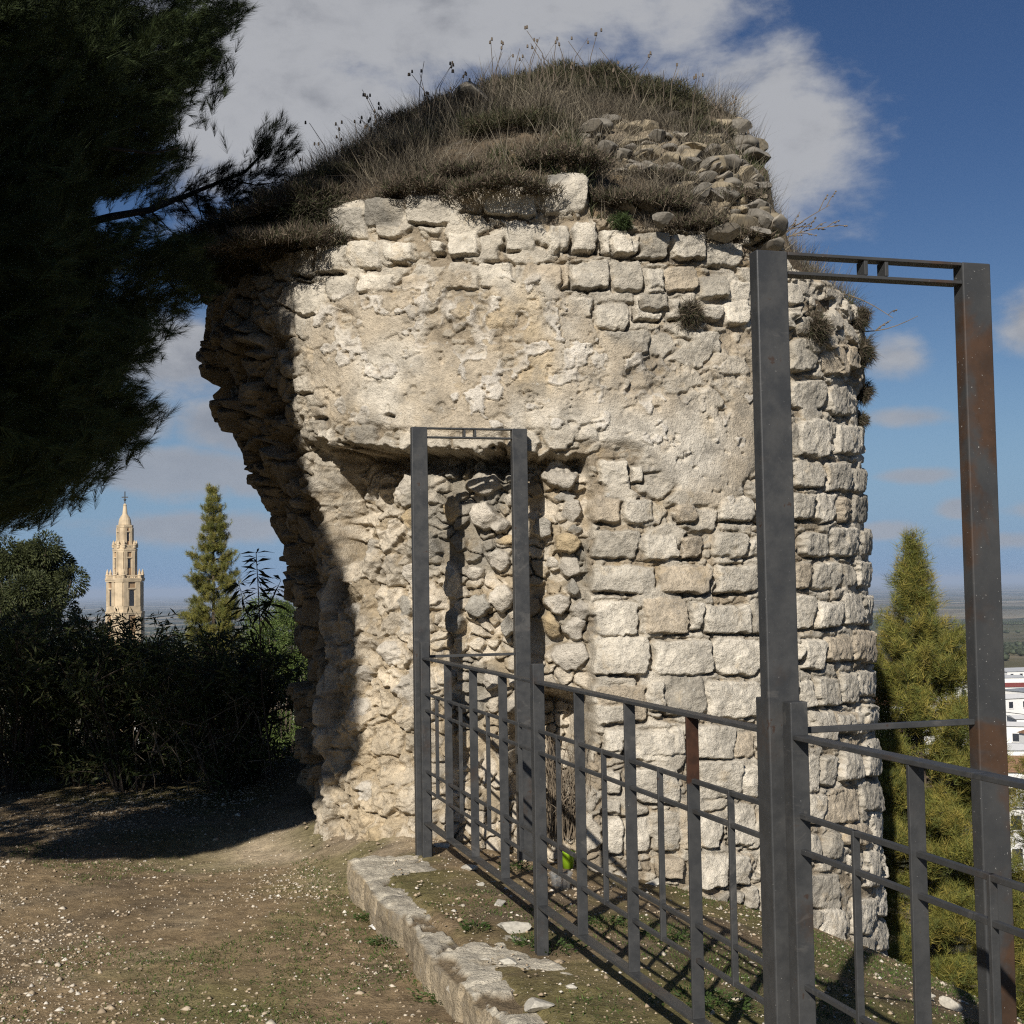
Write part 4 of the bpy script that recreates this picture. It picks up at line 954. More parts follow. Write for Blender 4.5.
def cups():
    g, w, co = new_mat('lime_plastic'); finish(w, rgba((.26, .43, .02)), .35, spec=.4)
    p = ground_hit(568, 868); m = MB(); m.lathe([(.030, 0), (.042, .085), (.045, .09), (.045, .094), (.041, .094), (.0385, .085), (.028, .006)], 24); o = m.build('plastic_cup', g, loc=(p[0], p[1], p[2]), smooth=True)
    tag(o, 'small lime green plastic cup on the ground behind the railing', 'cup')
    g2, w, co = new_mat('clear_plastic'); pr = w.n('ShaderNodeBsdfPrincipled'); w.set(pr.inputs['Base Color'], rgba((.35, .36, .36))); w.set(pr.inputs['Roughness'], .25); w.set(pr.inputs['Alpha'], .25); w.n('ShaderNodeOutputMaterial', i_Surface=pr.outputs[0])
    p = ground_hit(561, 888); m = MB(); m.lathe([(.045, 0), (.060, .07), (.064, .075), (.064, .08), (.058, .08), (.055, .07), (.042, .004)], 24); o = m.build('plastic_tub', g2, loc=(p[0], p[1], p[2]), smooth=True)
    tag(o, 'clear empty plastic tub on the ground in front of the green cup', 'tub')
    p = ground_hit(376, 930); n = 9; V = []; 
    for i in range(n):
        for j in range(n):
            x, y = i/(n-1)-.5, j/(n-1)-.5; V.append((x*.07+.01*y, y*.05, .012+.016*float(fbm(np.array([x*3.]), np.array([y*3.]), 0, 3, 2)[0])+.012*abs(x)))
    V = np.array(V); V2 = np.concatenate([V, V-np.array([0, 0, .0008])]); F = grid_faces(n, n); F = np.concatenate([F, F[:, ::-1]+n*n])
    o = np_mesh('paper_scrap', V2, F, MAT_WHITE, loc=(p[0], p[1], p[2])); tag(o, 'crumpled white paper scrap lying on the soil beside the kerb', 'litter')
cups()

def gravel_and_grass():
    # gravel: angular chips
    N = 85000
    y = 4.3+ (11.5-4.3)*rng.random(N)**1.15; x = rng.uniform(-4.6, 3.4, N)
    kq = kerb_d(x, y); dens = np.where(kq < .0, 0.28+1.1*sst(-.15, .45, fbm(x*.9, y*.8, 0, 3, 101)+.3*fbm(x*3, y*3, 0, 2, 102)), .22)
    dens = np.where((kq < 0) & (x > -2), dens*.8, dens)
    rr = np.sqrt((x-TC[0])**2+(y-TC[1])**2)
    ok = (rng.random(N) < dens) & (rr > 2.0); x, y = x[ok], y[ok]; n = len(x); z = ground_z(x, y)
    ins = (kerb_d(x, y) > 0) & (kerb_d(x, y) < .3); z = z + .012*ins
    s = rng.lognormal(-5.25, .55, n); s = np.clip(s, .002, .024)
    oct_ = np.array([[1, 0, 0], [-1, 0, 0], [0, 1, 0], [0, -1, 0], [0, 0, 1], [0, 0, -1]], float)
    of = np.array([[0, 2, 4], [2, 1, 4], [1, 3, 4], [3, 0, 4], [2, 0, 5], [1, 2, 5], [3, 1, 5], [0, 3, 5]])
    v = oct_[None]*rng.uniform(.55, 1.3, (n, 6, 1)); v = v + rng.normal(0, .15, (n, 6, 3)); v[..., 2] *= .55
    an = rng.uniform(0, 6.28, n); ca, sa = np.cos(an)[:, None], np.sin(an)[:, None]
    v = np.stack([v[..., 0]*ca-v[..., 1]*sa, v[..., 0]*sa+v[..., 1]*ca, v[..., 2]], -1)*s[:, None, None]
    V = (v + np.stack([x, y, z+s*.15], -1)[:, None, :]).reshape(-1, 3)
    F = (np.arange(n)[:, None, None]*6+of[None]).reshape(-1, 3)
    pal = np.array([[.50, .44, .35], [.44, .36, .26], [.36, .28, .19], [.58, .53, .45], [.28, .22, .15], [.40, .32, .22], [.33, .26, .17]])
    C = np.repeat(pal[rng.integers(0, 7, n)]*rng.uniform(.8, 1.12, (n, 1)), 6, 0)
    o = np_mesh('gravel', V, F, m_attr('gravel_chip', .9, 0, .15, 60, .15), cols=C); tag(o, 'pale limestone chips scattered over the bare soil', 'gravel', kind='stuff')
    # small green ground plants and moss blades
    N = 260000
    y = 4.2+5.4*rng.random(N)**1.3; x = rng.uniform(-4, 2.6, N); kq = kerb_d(x, y)
    f = fbm(x*1.1+4, y*1.1, 0, 4, 111)+.35*fbm(x*5, y*5, 0, 3, 112); lim = np.where(kq < 0, .0+.07*np.maximum(y-5.2, 0), .05)
    foot = (np.abs(kq+.05) < .10)*(fbm(x*2.3, y*2.3, 0, 2, 113) > .05)
    pr = np.maximum(sst(lim, lim+.35, f)*.5, foot*.5)*np.where((kq > -.01) & (kq < .3), .25, 1)
    ok = rng.random(N) < pr; x, y = x[ok], y[ok]
    rr = np.sqrt((x-TC[0])**2+(y-TC[1])**2); k2 = rr > 2.42; x, y = x[k2], y[k2]
    n = len(x); z = ground_z(x, y)
    lean = np.stack([rng.normal(0, .8, n), rng.normal(0, .8, n), np.ones(n)], 1)
    pal = np.array([[.055, .095, .018], [.075, .115, .028], [.10, .12, .035], [.11, .10, .05], [.04, .07, .015]])
    V, F, C = blades(np.stack([x, y, z-.003], 1), lean, rng.uniform(.008, .032, n), rng.uniform(.0025, .0055, n), pal[rng.integers(0, 5, n)]*rng.uniform(.75, 1.25, (n, 1)), .5)
    o = np_mesh('short_grass', V, F, MAT_GRASS, cols=C); tag(o, 'short green weeds and moss growing in patches on the soil', 'grass', kind='stuff')
    # bigger leafy weeds at a few spots
    for (px, py, rad, lab) in [(372, 920, .09, 'low green weed at the kerb foot beside the paper scrap'), (448, 1000, .13, 'leafy weed at the foot of the kerb near the bottom edge'), (385, 945, .08, 'small weed cluster at the kerb foot nearer than the paper'), (475, 930, .07, 'small green weed on top of the kerb strip'), (555, 950, .10, 'green weed beside the foot of the middle railing post'),
                               (530, 945, .07, 'low weed left of the middle railing post foot'), (515, 870, .08, 'green weed under the railing near the far portal'), (690, 1000, .14, 'bright green weed behind the railing at lower middle'), (665, 940, .10, 'green weed behind the railing beside the ruin'), (720, 1010, .13, 'leafy weed behind the railing left of the near portal'), (605, 925, .09, 'weed in the railing shadow behind the bottom rail')]:
        p = ground_hit(px, py); n = int(260*rad/.1)
        a = rng.uniform(0, 6.28, n); r = rad*np.sqrt(rng.random(n)); b = np.stack([r*np.cos(a), r*np.sin(a), rng.uniform(0, .03, n)], 1)
        dd = np.stack([np.cos(a)*.7, np.sin(a)*.7, rng.uniform(.1, 1, n)], 1)
        b *= (1+.5*fbm(b[:, 0]*25, b[:, 1]*25, 0, 2, int(px)))[:, None]; pal = np.array([[.05, .080, .02], [.065, .10, .028], [.045, .07, .02]])
        V, F, C = leaves(b, dd, rng.uniform(.012, .032, n), rng.uniform(.005, .010, n), pal[rng.integers(0, 3, n)]*rng.uniform(.8, 1.2, (n, 1)), .3)
        tag(np_mesh('weed', V, F, MAT_LEAF, cols=C, loc=tuple(p)), lab, 'weed')
    # dry bush in the hollow at the foot of the wall
    p = at(566, 838, 8.05); m = MB(); r = random.Random(9)
    for i in range(130):
        b = np.array([r.uniform(-.12, .12), r.uniform(-.05, .1), 0]); e = b+np.array([r.uniform(-.14, .14), r.uniform(-.1, .1), r.uniform(.2, .62)])
        md = (b+e)/2+np.array([r.uniform(-.05, .05), 0, .03]); m.tube([b, md, e, e+np.array([r.uniform(-.08, .08), -.02, -.05])], [.003, .0025, .002, .0012], 4)
    tag(m.build('dead_bush', MAT_TWIG, loc=tuple(p)), 'tangled dead brown bush standing in the hollow at the foot of the ruin', 'bush')
gravel_and_grass()

# ------------------------------------------------------------------ the big pine on the left (its trunk is outside the frame)
PINE_POLY = [(-900, -900), (262, -900), (262, 13), (246, 40), (249, 66), (229, 93), (203, 101), (205, 126), (222, 143), (202, 166), (173, 188), (120, 205), (118, 216), (150, 214), (222, 230), (240, 246), (234, 300), (214, 338), (176, 354), (150, 380), (186, 408), (165, 440), (125, 468), (90, 488), (60, 508), (0, 530), (-900, 640)]
SPRIG = [(222, 205), (238, 178), (262, 140), (281, 117), (300, 145), (296, 160), (276, 185), (300, 215), (250, 240), (215, 232)]
def lit_ok(P):
    """False where a shoot at P would shade ground or wall that the photo shows in sun"""
    t = (8.4-P[:, 1])/LDIR[1]; H = P + LDIR*t[:, None]; u, v, w = proj(H[:, 0], H[:, 1], H[:, 2])
    lim = np.interp(v, [-400, 60, 130, 165, 215, 300, 400, 470, 600, 830], [520, 470, 425, 350, 303, 280, 262, 284, 342, 352])
    bad = (P[:, 1] < 8.3) & (u > lim) & (H[:, 2] > -.17)
    t = (-.17-P[:, 2])/LDIR[2]; G = P + LDIR*t[:, None]; u, v, w = proj(G[:, 0], G[:, 1], G[:, 2])
    gl = np.interp(u, [-900, -200, 0, 100, 180, 240, 300], [900, 870, 858, 852, 846, 836, 828])
    bad |= (v > gl) & (w > 0) & (G[:, 1] < 9.5)
    bad |= (w <= 0) | ((G[:, 1] < 7.9) & (G[:, 0] > -7))
    return ~bad
def big_pine():
    root = empty('pine_tree', (-5.2, 8.2, -.17)); O = np.array([-5.2, 8.2, -.17])
    tag(root, 'large dark shaded pine filling the upper left, its needles hanging beside the ruin', 'pine tree')
    # candidate shoots through the crown's volume, after an added shading box
    N = 420000
    P = np.stack([rng.uniform(-12.6, -.9, N), rng.uniform(2.5, 13, N), rng.uniform(.6, 10.2, N)], 1)
    SHADE_BOX = np.stack([rng.uniform(-3.9, -1.7, 160000), rng.uniform(1.4, 6.6, 160000), rng.uniform(1.5, 4.6, 160000)], 1); P = np.concatenate([SHADE_BOX, P])  # unseen low bough outside the crown, added only to shade the lower flank
    e = ((P[:, 0]+4.9)/4.3)**2 + ((P[:, 1]-6.8)/3.9)**2 + ((P[:, 2]-5.4)/4.8)**2
    e[:160000] = .5
    u, v, w = proj(P[:, 0], P[:, 1], P[:, 2])
    inframe = (u > -30) & (u < 1060) & (v > -30) & (v < 1060) & (w > 0)
    sd = polysd(u, v, PINE_POLY)
    clump = fbm(P[:, 0]*1.15, P[:, 1]*1.15, P[:, 2]*1.5, 3, 121)
    ok = np.where(inframe, (sd < -7) & (P[:, 1] > 5.6) & (P[:, 1] < 8.9), (e < 1.0+.3*clump))
    ok &= (P[:, 1] > 4.5) | (u < -110) | (v < -110)
    ok &= lit_ok(P)
    ok &= ~((np.abs(u-135) < 45) & (np.abs(v-208) < 13)) & ~((np.hypot(u-190, v-130) < 14)) & ~(np.hypot(u-150, v-245) < 9)
    P = P[ok]; inframe = inframe[ok]; clump = clump[ok]; u = u[ok]; v = v[ok]
    # thicker sampling inside the picture: foliage shoots in depth layers
    vis = P[inframe]; hid = P[~inframe]
    h1 = (hid[:, 0] > -3.7) & (hid[:, 0] < -1.8) & (hid[:, 1] > 1.4) & (hid[:, 1] < 6.6) & (hid[:, 2] > 1.5) & (hid[:, 2] < 4.3); hid = np.concatenate([hid[h1][:16000], hid[~h1][:34000]])
    N2 = 90000
    U = rng.uniform(-30, 265, N2); Vv = rng.uniform(-30, 535, N2); Yd = rng.uniform(5.9, 8.7, N2)
    keep = polysd(U, Vv, PINE_POLY) < -8
    keep &= ~((np.abs(U-135) < 42) & (np.abs(Vv-208) < 12)) & ~(np.hypot(U-190, Vv-130) < 14) & ~(np.hypot(U-150, Vv-245) < 9)
    D = fwd[None] + (U[:, None]-512)/FPX*cright + (512-Vv[:, None])/FPX*cup
    Q = CPOS + D*(Yd/D[:, 1])[:, None]
    keep &= lit_ok(Q); cl2 = fbm(Q[:, 0]*2.2, Q[:, 1]*2.2, Q[:, 2]*2.6, 3, 122); keep &= cl2 > -.42+.30*(U > 110)
    keep &= (rng.random(N2) < .5)
    inner = keep & (polysd(U, Vv, PINE_POLY) < -30) & (Yd > 7.4)
    back = Q[inner][:6500]
    # branchlets: a bent twig carrying a row of brush-like shoots, pointing out of the crown
    edge_sd = polysd(U, Vv, PINE_POLY)
    bt = Q[keep & (rng.random(N2) < np.where(edge_sd > -38, .9, .4))][:1500]
    bdir = unit(unit(bt-np.array([-4.6, 7.2, 3.0]))*np.array([1, .5, .45]) + np.array([0, 0, .22]) + rng.normal(0, .28, bt.shape))
    kk = 13; tt = rng.uniform(0, 1, (len(bt), kk, 1)); 
    BS = bt[:, None, :] - bdir[:, None, :]*(tt*.62) + rng.normal(0, .035, (len(bt), kk, 3))*(.4+tt) - np.array([0, 0, .10])*tt**2
    BA = unit(bdir[:, None, :] + rng.normal(0, .42, BS.shape)+np.array([0, 0, .15])); BS = BS.reshape(-1, 3); BA = BA.reshape(-1, 3)
    ub, vb, wb = proj(*(BS.T)); kb = (polysd(ub, vb, PINE_POLY) < 7) & lit_ok(BS) & ~((np.abs(ub-135) < 42) & (np.abs(vb-208) < 12)) & ~(np.hypot(ub-190, vb-130) < 12); BS, BA = BS[kb], BA[kb]
    vis = back
    # the sprig reaching out to the right
    SB = [((262, 150), (283, 119)), ((270, 165), (299, 147)), ((255, 165), (264, 135)), ((262, 160), (293, 130)), ((235, 185), (248, 172)), ((220, 195), (236, 182)), ((250, 180), (282, 168)), ((255, 190), (292, 186)), ((240, 190), (270, 196)), ((225, 195), (250, 208)), ((215, 210), (240, 222)), ((205, 215), (228, 236)), ((235, 205), (268, 214)), ((205, 205), (220, 222)), ((150, 208), (172, 192)), ((165, 203), (190, 215)), ((180, 198), (205, 180)), ((190, 195), (214, 208)), ((140, 212), (160, 226)), ((212, 186), (232, 166)), ((225, 220), (258, 232))]
    S_ = []; axs = []
    for (a0, b0), (a1, b1) in SB:
        Yb = random.uniform(9.5, 9.9); p0 = at(a0, b0, Yb); p1 = at(a1, b1, Yb-.1); dv = p1-p0
        for q in range(34):
            t = random.random()**.7; S_.append(p0+dv*t+np.array([random.gauss(0, .03), random.gauss(0, .06), random.gauss(0, .03)])); axs.append(dv/np.linalg.norm(dv)*1.2+np.array([random.gauss(0, .3), random.gauss(0, .3), random.gauss(.25, .3)]))
    S_ = np.array(S_); axs = unit(np.array(axs))
    ctr = np.array([-5.0, 7.2, 3.2])
    def axes(P, up=.35): return unit(unit(P-ctr)*np.array([1, .7, .5]) + np.array([0, 0, up]) + rng.normal(0, .35, P.shape))
    nv = len(vis); ax = axes(vis); L = rng.uniform(.08, .17, nv)
    c = np.array([.030, .041, .015])
    v1, f1, c1 = needles(vis-ax*L[:, None], ax, L, .085, 40, .0024, c, .8)
    ns = len(S_); Ls = rng.uniform(.05, .10, ns)
    v2, f2, c2 = needles(S_-axs*Ls[:, None], axs, Ls, .08, 42, .0021, c, .5)
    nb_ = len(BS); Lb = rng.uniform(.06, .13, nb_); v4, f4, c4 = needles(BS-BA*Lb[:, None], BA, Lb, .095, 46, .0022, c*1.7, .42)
    nh = len(hid); axh = axes(hid); Lh = rng.uniform(.10, .2, nh)
    v3, f3, c3 = needles(hid-axh*Lh[:, None], axh, Lh, .11, 18, .014, c, .9)
    np_mesh('crown', np.concatenate([v1, v2, v3, v4])-O, np.concatenate([f1, f2+len(v1), f3+len(v1)+len(v2), f4+len(v1)+len(v2)+len(v3)]), MAT_NEEDLE, root, np.concatenate([c1, c2*.55, c3, c4]))  # sprig needles coloured darker in place of shade from the crown
    m = MB(); r = random.Random(2)
    tr = [np.array([0, 0, -.3]), np.array([.1, -.1, 1.5]), np.array([.05, -.2, 3.5]), np.array([.2, -.5, 6]), np.array([.2, -.6, 8.6])]
    m.tube(tr, [.24, .2, .16, .1, .03], 12)
    def limb(px, rad, n=6): m.tube([np.array(p)-O for p in px], np.linspace(rad, rad*.25, len(px)), n)
    limb([at(-160, 330, 7.9), at(-20, 250, 8.3), at(110, 217, 8.9), at(150, 210, 9.2), at(170, 201, 9.4), at(184, 197, 9.5), at(200, 190, 9.6), at(225, 180, 9.7), at(245, 172, 9.7), at(266, 150, 9.7)], .034)
    limb([at(165, 206, 9.6), at(178, 200, 9.6), at(190, 185, 9.6)], .010); limb([at(195, 192, 9.6), at(200, 212, 9.55), at(205, 228, 9.5)], .008); limb([at(180, 198, 9.6), at(190, 212, 9.55), at(200, 225, 9.5)], .007)
    limb([at(150, 210, 9.6), at(162, 222, 9.55), at(175, 235, 9.5)], .007); limb([at(230, 180, 9.6), at(255, 185, 9.6), at(280, 182, 9.6)], .008)
    limb([at(-100, 100, 7.4), at(40, 140, 7.3), at(100, 147, 7.2), at(150, 153, 7.2), at(178, 148, 7.2)], .016); limb([at(-100, 40, 7.2), at(60, 60, 7.1), at(150, 35, 7.4)], .02)
    limb([at(-100, 420, 7.4), at(20, 410, 7.2), at(100, 420, 7.4)], .02); limb([at(-100, 300, 7.0), at(60, 310, 7.0), at(120, 325, 7.4)], .018)
    for i in range(34):
        z = r.uniform(2.2, 8.2); a = r.uniform(0, 6.28); b = np.array([.1, -.3, z]); ln = r.uniform(1.4, 3.0)*(1-(z-5)**2/40)
        e = b+np.array([math.cos(a)*ln, math.sin(a)*ln, ln*.25]); w_ = e+O
        uu, vv, ww = proj(np.array([w_[0]]), np.array([w_[1]]), np.array([w_[2]]))
        if -60 < uu[0] < 1100 and ww[0] > 0 and vv[0] > -100: continue
        m.tube([b, (b+e)/2+np.array([0, 0, .12]), e], [.05, .03, .01], 6)
    m.build('trunk', m_plain('dark_bark', (.045, .036, .028), .95, .4, 12), root)
big_pine()

# ------------------------------------------------------------------ bushes under the pine
def bush(name, x, y, h, rad, label, seed, n_leaf, pal, stems=16, leaf=(.07, .12), lw=.018, cat='bush', group=None, dens_low=.0, upright=.3):
    r = random.Random(seed); z0 = gz(x, y)-.05
    root = empty(name, (x, y, z0)); tag(root, label, cat, group)
    m = MB(); tips = []
    for i in range(stems):
        a = r.uniform(0, 6.28); q = rad*r.uniform(.2, 1); e = np.array([math.cos(a)*q, math.sin(a)*q, h*r.uniform(.55, 1.0)])
        b = np.array([math.cos(a)*rad*.15, math.sin(a)*rad*.15, 0]); md = b*.5+e*.5*np.array([.8, .8, 1])+np.array([r.uniform(-.1, .1), r.uniform(-.1, .1), 0])
        m.tube([b, md, e], [.014, .010, .004], 5); tips.append((b, md, e))
        for k in range(5):
            t = r.uniform(.3, 1); s = (b*(1-t)+md*t) if t < .5 else md*(1-t)+e*t; e2 = s+np.array([r.gauss(0, .22), r.gauss(0, .22), r.uniform(.02, .28)])
            m.tube([s, (s+e2)/2+np.array([0, 0, .03]), e2], [.007, .005, .002], 4); tips.append((s, (s+e2)/2, e2))
    m.build('stems', MAT_BARK, root)
    T = np.array([[*b, *c, *e] for b, c, e in tips]); k = rng.integers(0, len(T), n_leaf); t = rng.uniform(dens_low, 1, (n_leaf, 1))
    p = T[k, 3:6]*(1-t)+T[k, 6:9]*t + rng.normal(0, .035, (n_leaf, 3))
    d = unit(T[k, 6:9]-T[k, 0:3])*upright + rng.normal(0, .5, (n_leaf, 3))
    V, F, C = leaves(p, d, rng.uniform(*leaf, n_leaf), lw*rng.uniform(.7, 1.2, n_leaf), pal[rng.integers(0, len(pal), n_leaf)]*rng.uniform(.75, 1.25, (n_leaf, 1)), .15)
    np_mesh('foliage', V, F, MAT_LEAF, root, C); return root
OLE = np.array([[.075, .095, .032], [.055, .075, .025], [.090, .105, .040], [.11, .105, .050]])
LIVE = np.array([[.09, .13, .03], [.07, .11, .028], [.11, .14, .04]])
for i, (px, Y, h, rad, lab) in enumerate([(10, 11.6, 1.75, .75, 'dark shaded oleander bush at the far left under the pine'), (75, 11.9, 1.55, .7, 'dark oleander bush just left of the church tower foot'), (130, 11.5, 1.42, .65, 'dark oleander bush hiding the foot of the church tower'), (180, 12.1, 1.45, .7, 'dark oleander bush in front of the slender conifer'), (222, 11.4, 1.40, .50, 'open oleander bush with bare pale stems, right in the hedge'), (252, 11.9, 1.15, .30, 'last oleander bush of the hedge, nearest the ruin'), (45, 12.8, 1.7, .8, 'oleander bush at the back of the hedge on the left'), (150, 13.0, 1.5, .8, 'oleander bush at the back of the hedge in the middle'), (-60, 11.8, 1.9, .8, 'dark oleander bush cut by the left picture edge')]):
    x = at(px, 700, Y)[0]; bush('oleander_bush', x, Y, h*.86, rad, lab, i, int(6500*min(1, rad/.6)), OLE, 26, group='oleander hedge under the pine')
# tall sprig
def sprig():
    b = at(270, 780, 11.0); root = empty('oleander_shoot', (b[0], b[1], gz(b[0], b[1]))); O = np.array(root.location); tag(root, 'tall thin oleander shoot with drooping leaves against the sky beside the ruin', 'shoot')
    m = MB(); P = []; D = []
    def st(pts, r0):
        pts = [np.array(p)-O for p in pts]; m.tube(pts, np.linspace(r0, r0*.4, len(pts)), 5); return pts
    main = st([at(272, 778, 11.0), at(262, 690, 11.0), at(260, 630, 11.0), at(258, 585, 11.0), at(256, 552, 11.0)], .008)
    rt = st([at(260, 632, 11.0), at(270, 605, 11.0), at(281, 580, 11.0)], .005); lf = st([at(261, 640, 11), at(246, 612, 11), at(238, 580, 11)], .005)
    for pts, n in ((main, 60), (rt, 26), (lf, 28)):
        for i in range(n):
            t = random.uniform(.55 if pts is main else .35, 1)*(len(pts)-1); k = min(int(t), len(pts)-2); p = pts[k]*(1-t+k)+pts[k+1]*(t-k); a = random.uniform(0, 6.28)
            P.append(p); D.append((math.cos(a), math.sin(a)*.6, random.uniform(-.5, .6)))
    m.build('stem', MAT_BARK, root); n = len(P)
    V, F, C = leaves(np.array(P), np.array(D), rng.uniform(.11, .18, n), rng.uniform(.020, .030, n), OLE[rng.integers(0, 4, n)]*.5, .35); np_mesh('leaves', V, F, MAT_LEAF, root, C)
sprig()
# bare pale twigs in front of the hedge
def dry_twigs():
    m = MB(); r = random.Random(12); O = at(215, 770, 11.0)
    for i in range(46):
        b = at(r.uniform(150, 262), r.uniform(700, 775), r.uniform(10.8, 11.3)); e = b+np.array([r.uniform(-.35, .35), r.uniform(-.2, .2), r.uniform(-.25, .35)]); md = (b+e)/2+np.array([r.uniform(-.08, .08), 0, r.uniform(0, .12)])
        m.tube([b-O, md-O, e-O, e-O+np.array([r.uniform(-.1, .1), 0, -.08])], [.005, .004, .003, .0015], 4)
    tag(m.build('dead_branches', MAT_TWIG, loc=tuple(O)), 'heap of bare pale twigs caught in the front of the dark hedge', 'dead branches')
dry_twigs()
# sunlit greenery seen between hedge and ruin
def broadleaf(name, x, y, H, crown, label, seed, pal, n=9000):
    """crown: centre height, radii"""
    z0 = gz(x, y)-.1; root = empty(name, (x, y, z0)); tag(root, label, 'tree'); r = random.Random(seed)
    cz, rx, rz = crown; m = MB(); m.tube([(0, 0, 0), (.05, 0, cz*.5), (0, .05, cz)], [.2, .15, .08], 9); cen = []
    for i in range(34):
        a = r.uniform(0, 6.28); el = r.uniform(-.7, 1.3); q = r.uniform(.55, 1); c = np.array([math.cos(a)*math.cos(el)*rx*q, math.sin(a)*math.cos(el)*rx*q, cz+math.sin(el)*rz*q]); cen.append(c)
        m.tube([(0, 0, cz*.6), c*.5+np.array([0, 0, cz*.35]), c], [.06, .035, .012], 5)
    m.build('trunk', MAT_BARK, root); cen = np.array(cen); k = rng.integers(0, len(cen), n)
    dd = unit(rng.normal(size=(n, 3))); p = cen[k]+dd*(rx*.34*rng.uniform(.2, 1, n)**.4)[:, None]
    V, F, C = leaves(p, dd+np.array([0, 0, -.1]), rng.uniform(.03, .06, n), rng.uniform(.012, .024, n), pal[rng.integers(0, len(pal), n)]*rng.uniform(.7, 1.3, (n, 1)), .2)
    np_mesh('crown', V, F, MAT_LEAF, root, C)
OLIVE = np.array([[.060, .070, .028], [.075, .085, .034], [.045, .055, .024]])
p = at(284, 700, 25.0); g = gz(p[0], p[1]); broadleaf('laurel_tree', p[0], p[1], 7, (p[2]-g, 1.0, 2.0), 'sunlit green tree glimpsed between the hedge and the broken flank of the ruin', 31, np.array([[.10, .14, .035], [.08, .12, .03], [.12, .15, .045]]), 46000)
p = at(26, 590, 19.0); g = gz(p[0], p[1]); broadleaf('round_tree', p[0], p[1], 7, (p[2]-g-.05, .70, .86), 'round bushy tree standing left of the church tower behind the hedge', 3, OLIVE, 46000)

def conifer(name, x, y, top_z, base_r, label, seed, n_wh, shoots, nl, col, prof, width=.0022, gap=None, group=None, k=46):
    z0 = gz(x, y)-.1; H = top_z-z0; root = empty(name, (x, y, z0)); tag(root, label, 'pine tree', group); r = random.Random(seed)
    m = MB(); m.tube([(0, 0, 0), (0.02, 0, H*.5), (0, .01, H*.8), (0, 0, H)], [.012*H+.03, .009*H+.02, .03, .008], 8); P = []; A = []
    for i in range(n_wh):
        t = (i+.5)/n_wh; z = H*(1-t*.92); rad = np.interp(H-z, prof[0], prof[1])*r.uniform(.82, 1.12)
        if gap and gap[0] < H-z < gap[1]: continue
        nb = r.choice([4, 5, 5, 6]); a0 = r.uniform(0, 6.28)
        for j in range(nb):
            a = a0+6.28*j/nb+r.uniform(-.3, .3); L = rad*r.uniform(.7, 1.15); up = L*(r.uniform(.05, .32)+.3*max(0, 1-(H-z)/2.2))
            e = np.array([math.cos(a)*L, math.sin(a)*L, up]); b = np.array([0, 0, z]); md = b+e*.55+np.array([0, 0, -.05*L])
            m.tube([b, md, b+e], [.006+.012*L, .005+.007*L, .004], 5)
            ns = max(3, int(shoots*L))
            for q in range(ns):
                f = r.uniform(.28, 1)**.7; s = (b*(1-f/.55)+md*(f/.55)) if f < .55 else md*(1-(f-.55)/.45)+(b+e)*((f-.55)/.45)
                off = np.array([r.gauss(0, .09), r.gauss(0, .09), r.gauss(.02, .06)])*(.25+.55*L); P.append(s+off); A.append(e/L*.6+np.array([r.gauss(0, .35), r.gauss(0, .35), r.uniform(.5, 1.4)]))
    for q in range(10): P.append(np.array([r.gauss(0, .04), r.gauss(0, .04), H-r.uniform(0, .28)])); A.append(np.array([r.gauss(0, .3), r.gauss(0, .3), 1]))
    m.build('trunk', MAT_BARK, root); P = np.array(P)+rng.normal(0, .03, (len(P), 3)); A = unit(np.array(A)); n = len(P); L = rng.uniform(.7, 1.3, n)*nl*1.3
    cc = col[rng.integers(0, len(col), n)]*rng.uniform(.75, 1.25, (n, 1))
    V, F, C = needles(P-A*L[:, None], A, L, nl, k, width, cc, .85); np_mesh('crown', V, F, MAT_NEEDLE, root, C); return root
YG = np.array([[.21, .195, .042], [.17, .175, .04], [.26, .215, .05], [.10, .115, .03]])
p = at(908, 533, 15.5); conifer('pine_tree', p[0]+.05, 15.5, p[2], 1.2, 'yellow-green young pine with a bare neck below its top, right of the ruin', 5, 60, 85, .12, YG, ([0, .2, .45, .8, .95, 1.1, 1.5, 2.0, 3.0, 4.5, 8], [.05, .11, .18, .30, .32, .42, .66, .86, 1.1, 1.3, 1.5]), .0045, (.93, 1.06), k=26)
p = at(1040, 735, 15.0); conifer('pine_tree', p[0]+.25, 15.0, p[2], 1.0, 'lower green pine at the right picture edge behind the near railing', 6, 26, 70, .12, YG*.85, ([0, .5, 2, 5], [.15, .4, .9, 1.2]), .0045, k=26)
p = at(213, 486, 26.0); conifer('slender_conifer', p[0], 26.0, p[2], 1.0, 'slender sunlit conifer with open whorls between church tower and ruin', 8, 58, 100, .08, np.array([[.19, .185, .045], [.14, .15, .04], [.23, .205, .055]]), ([0, .4, 1.2, 2.2, 3.2, 5, 12], [.09, .20, .36, .50, .66, .85, 1.1]), .005, k=40)
p = at(292, 592, 30.0); conifer('distant_pine', p[0]+.3, 30.0, p[2], 1.0, 'dark green tree top peeping out beside the broken flank of the ruin', 9, 30, 60, .09, np.array([[.06, .085, .03], [.05, .07, .025]]), ([0, .5, 2, 6], [.35, .7, 1.2, 1.6]), .006)

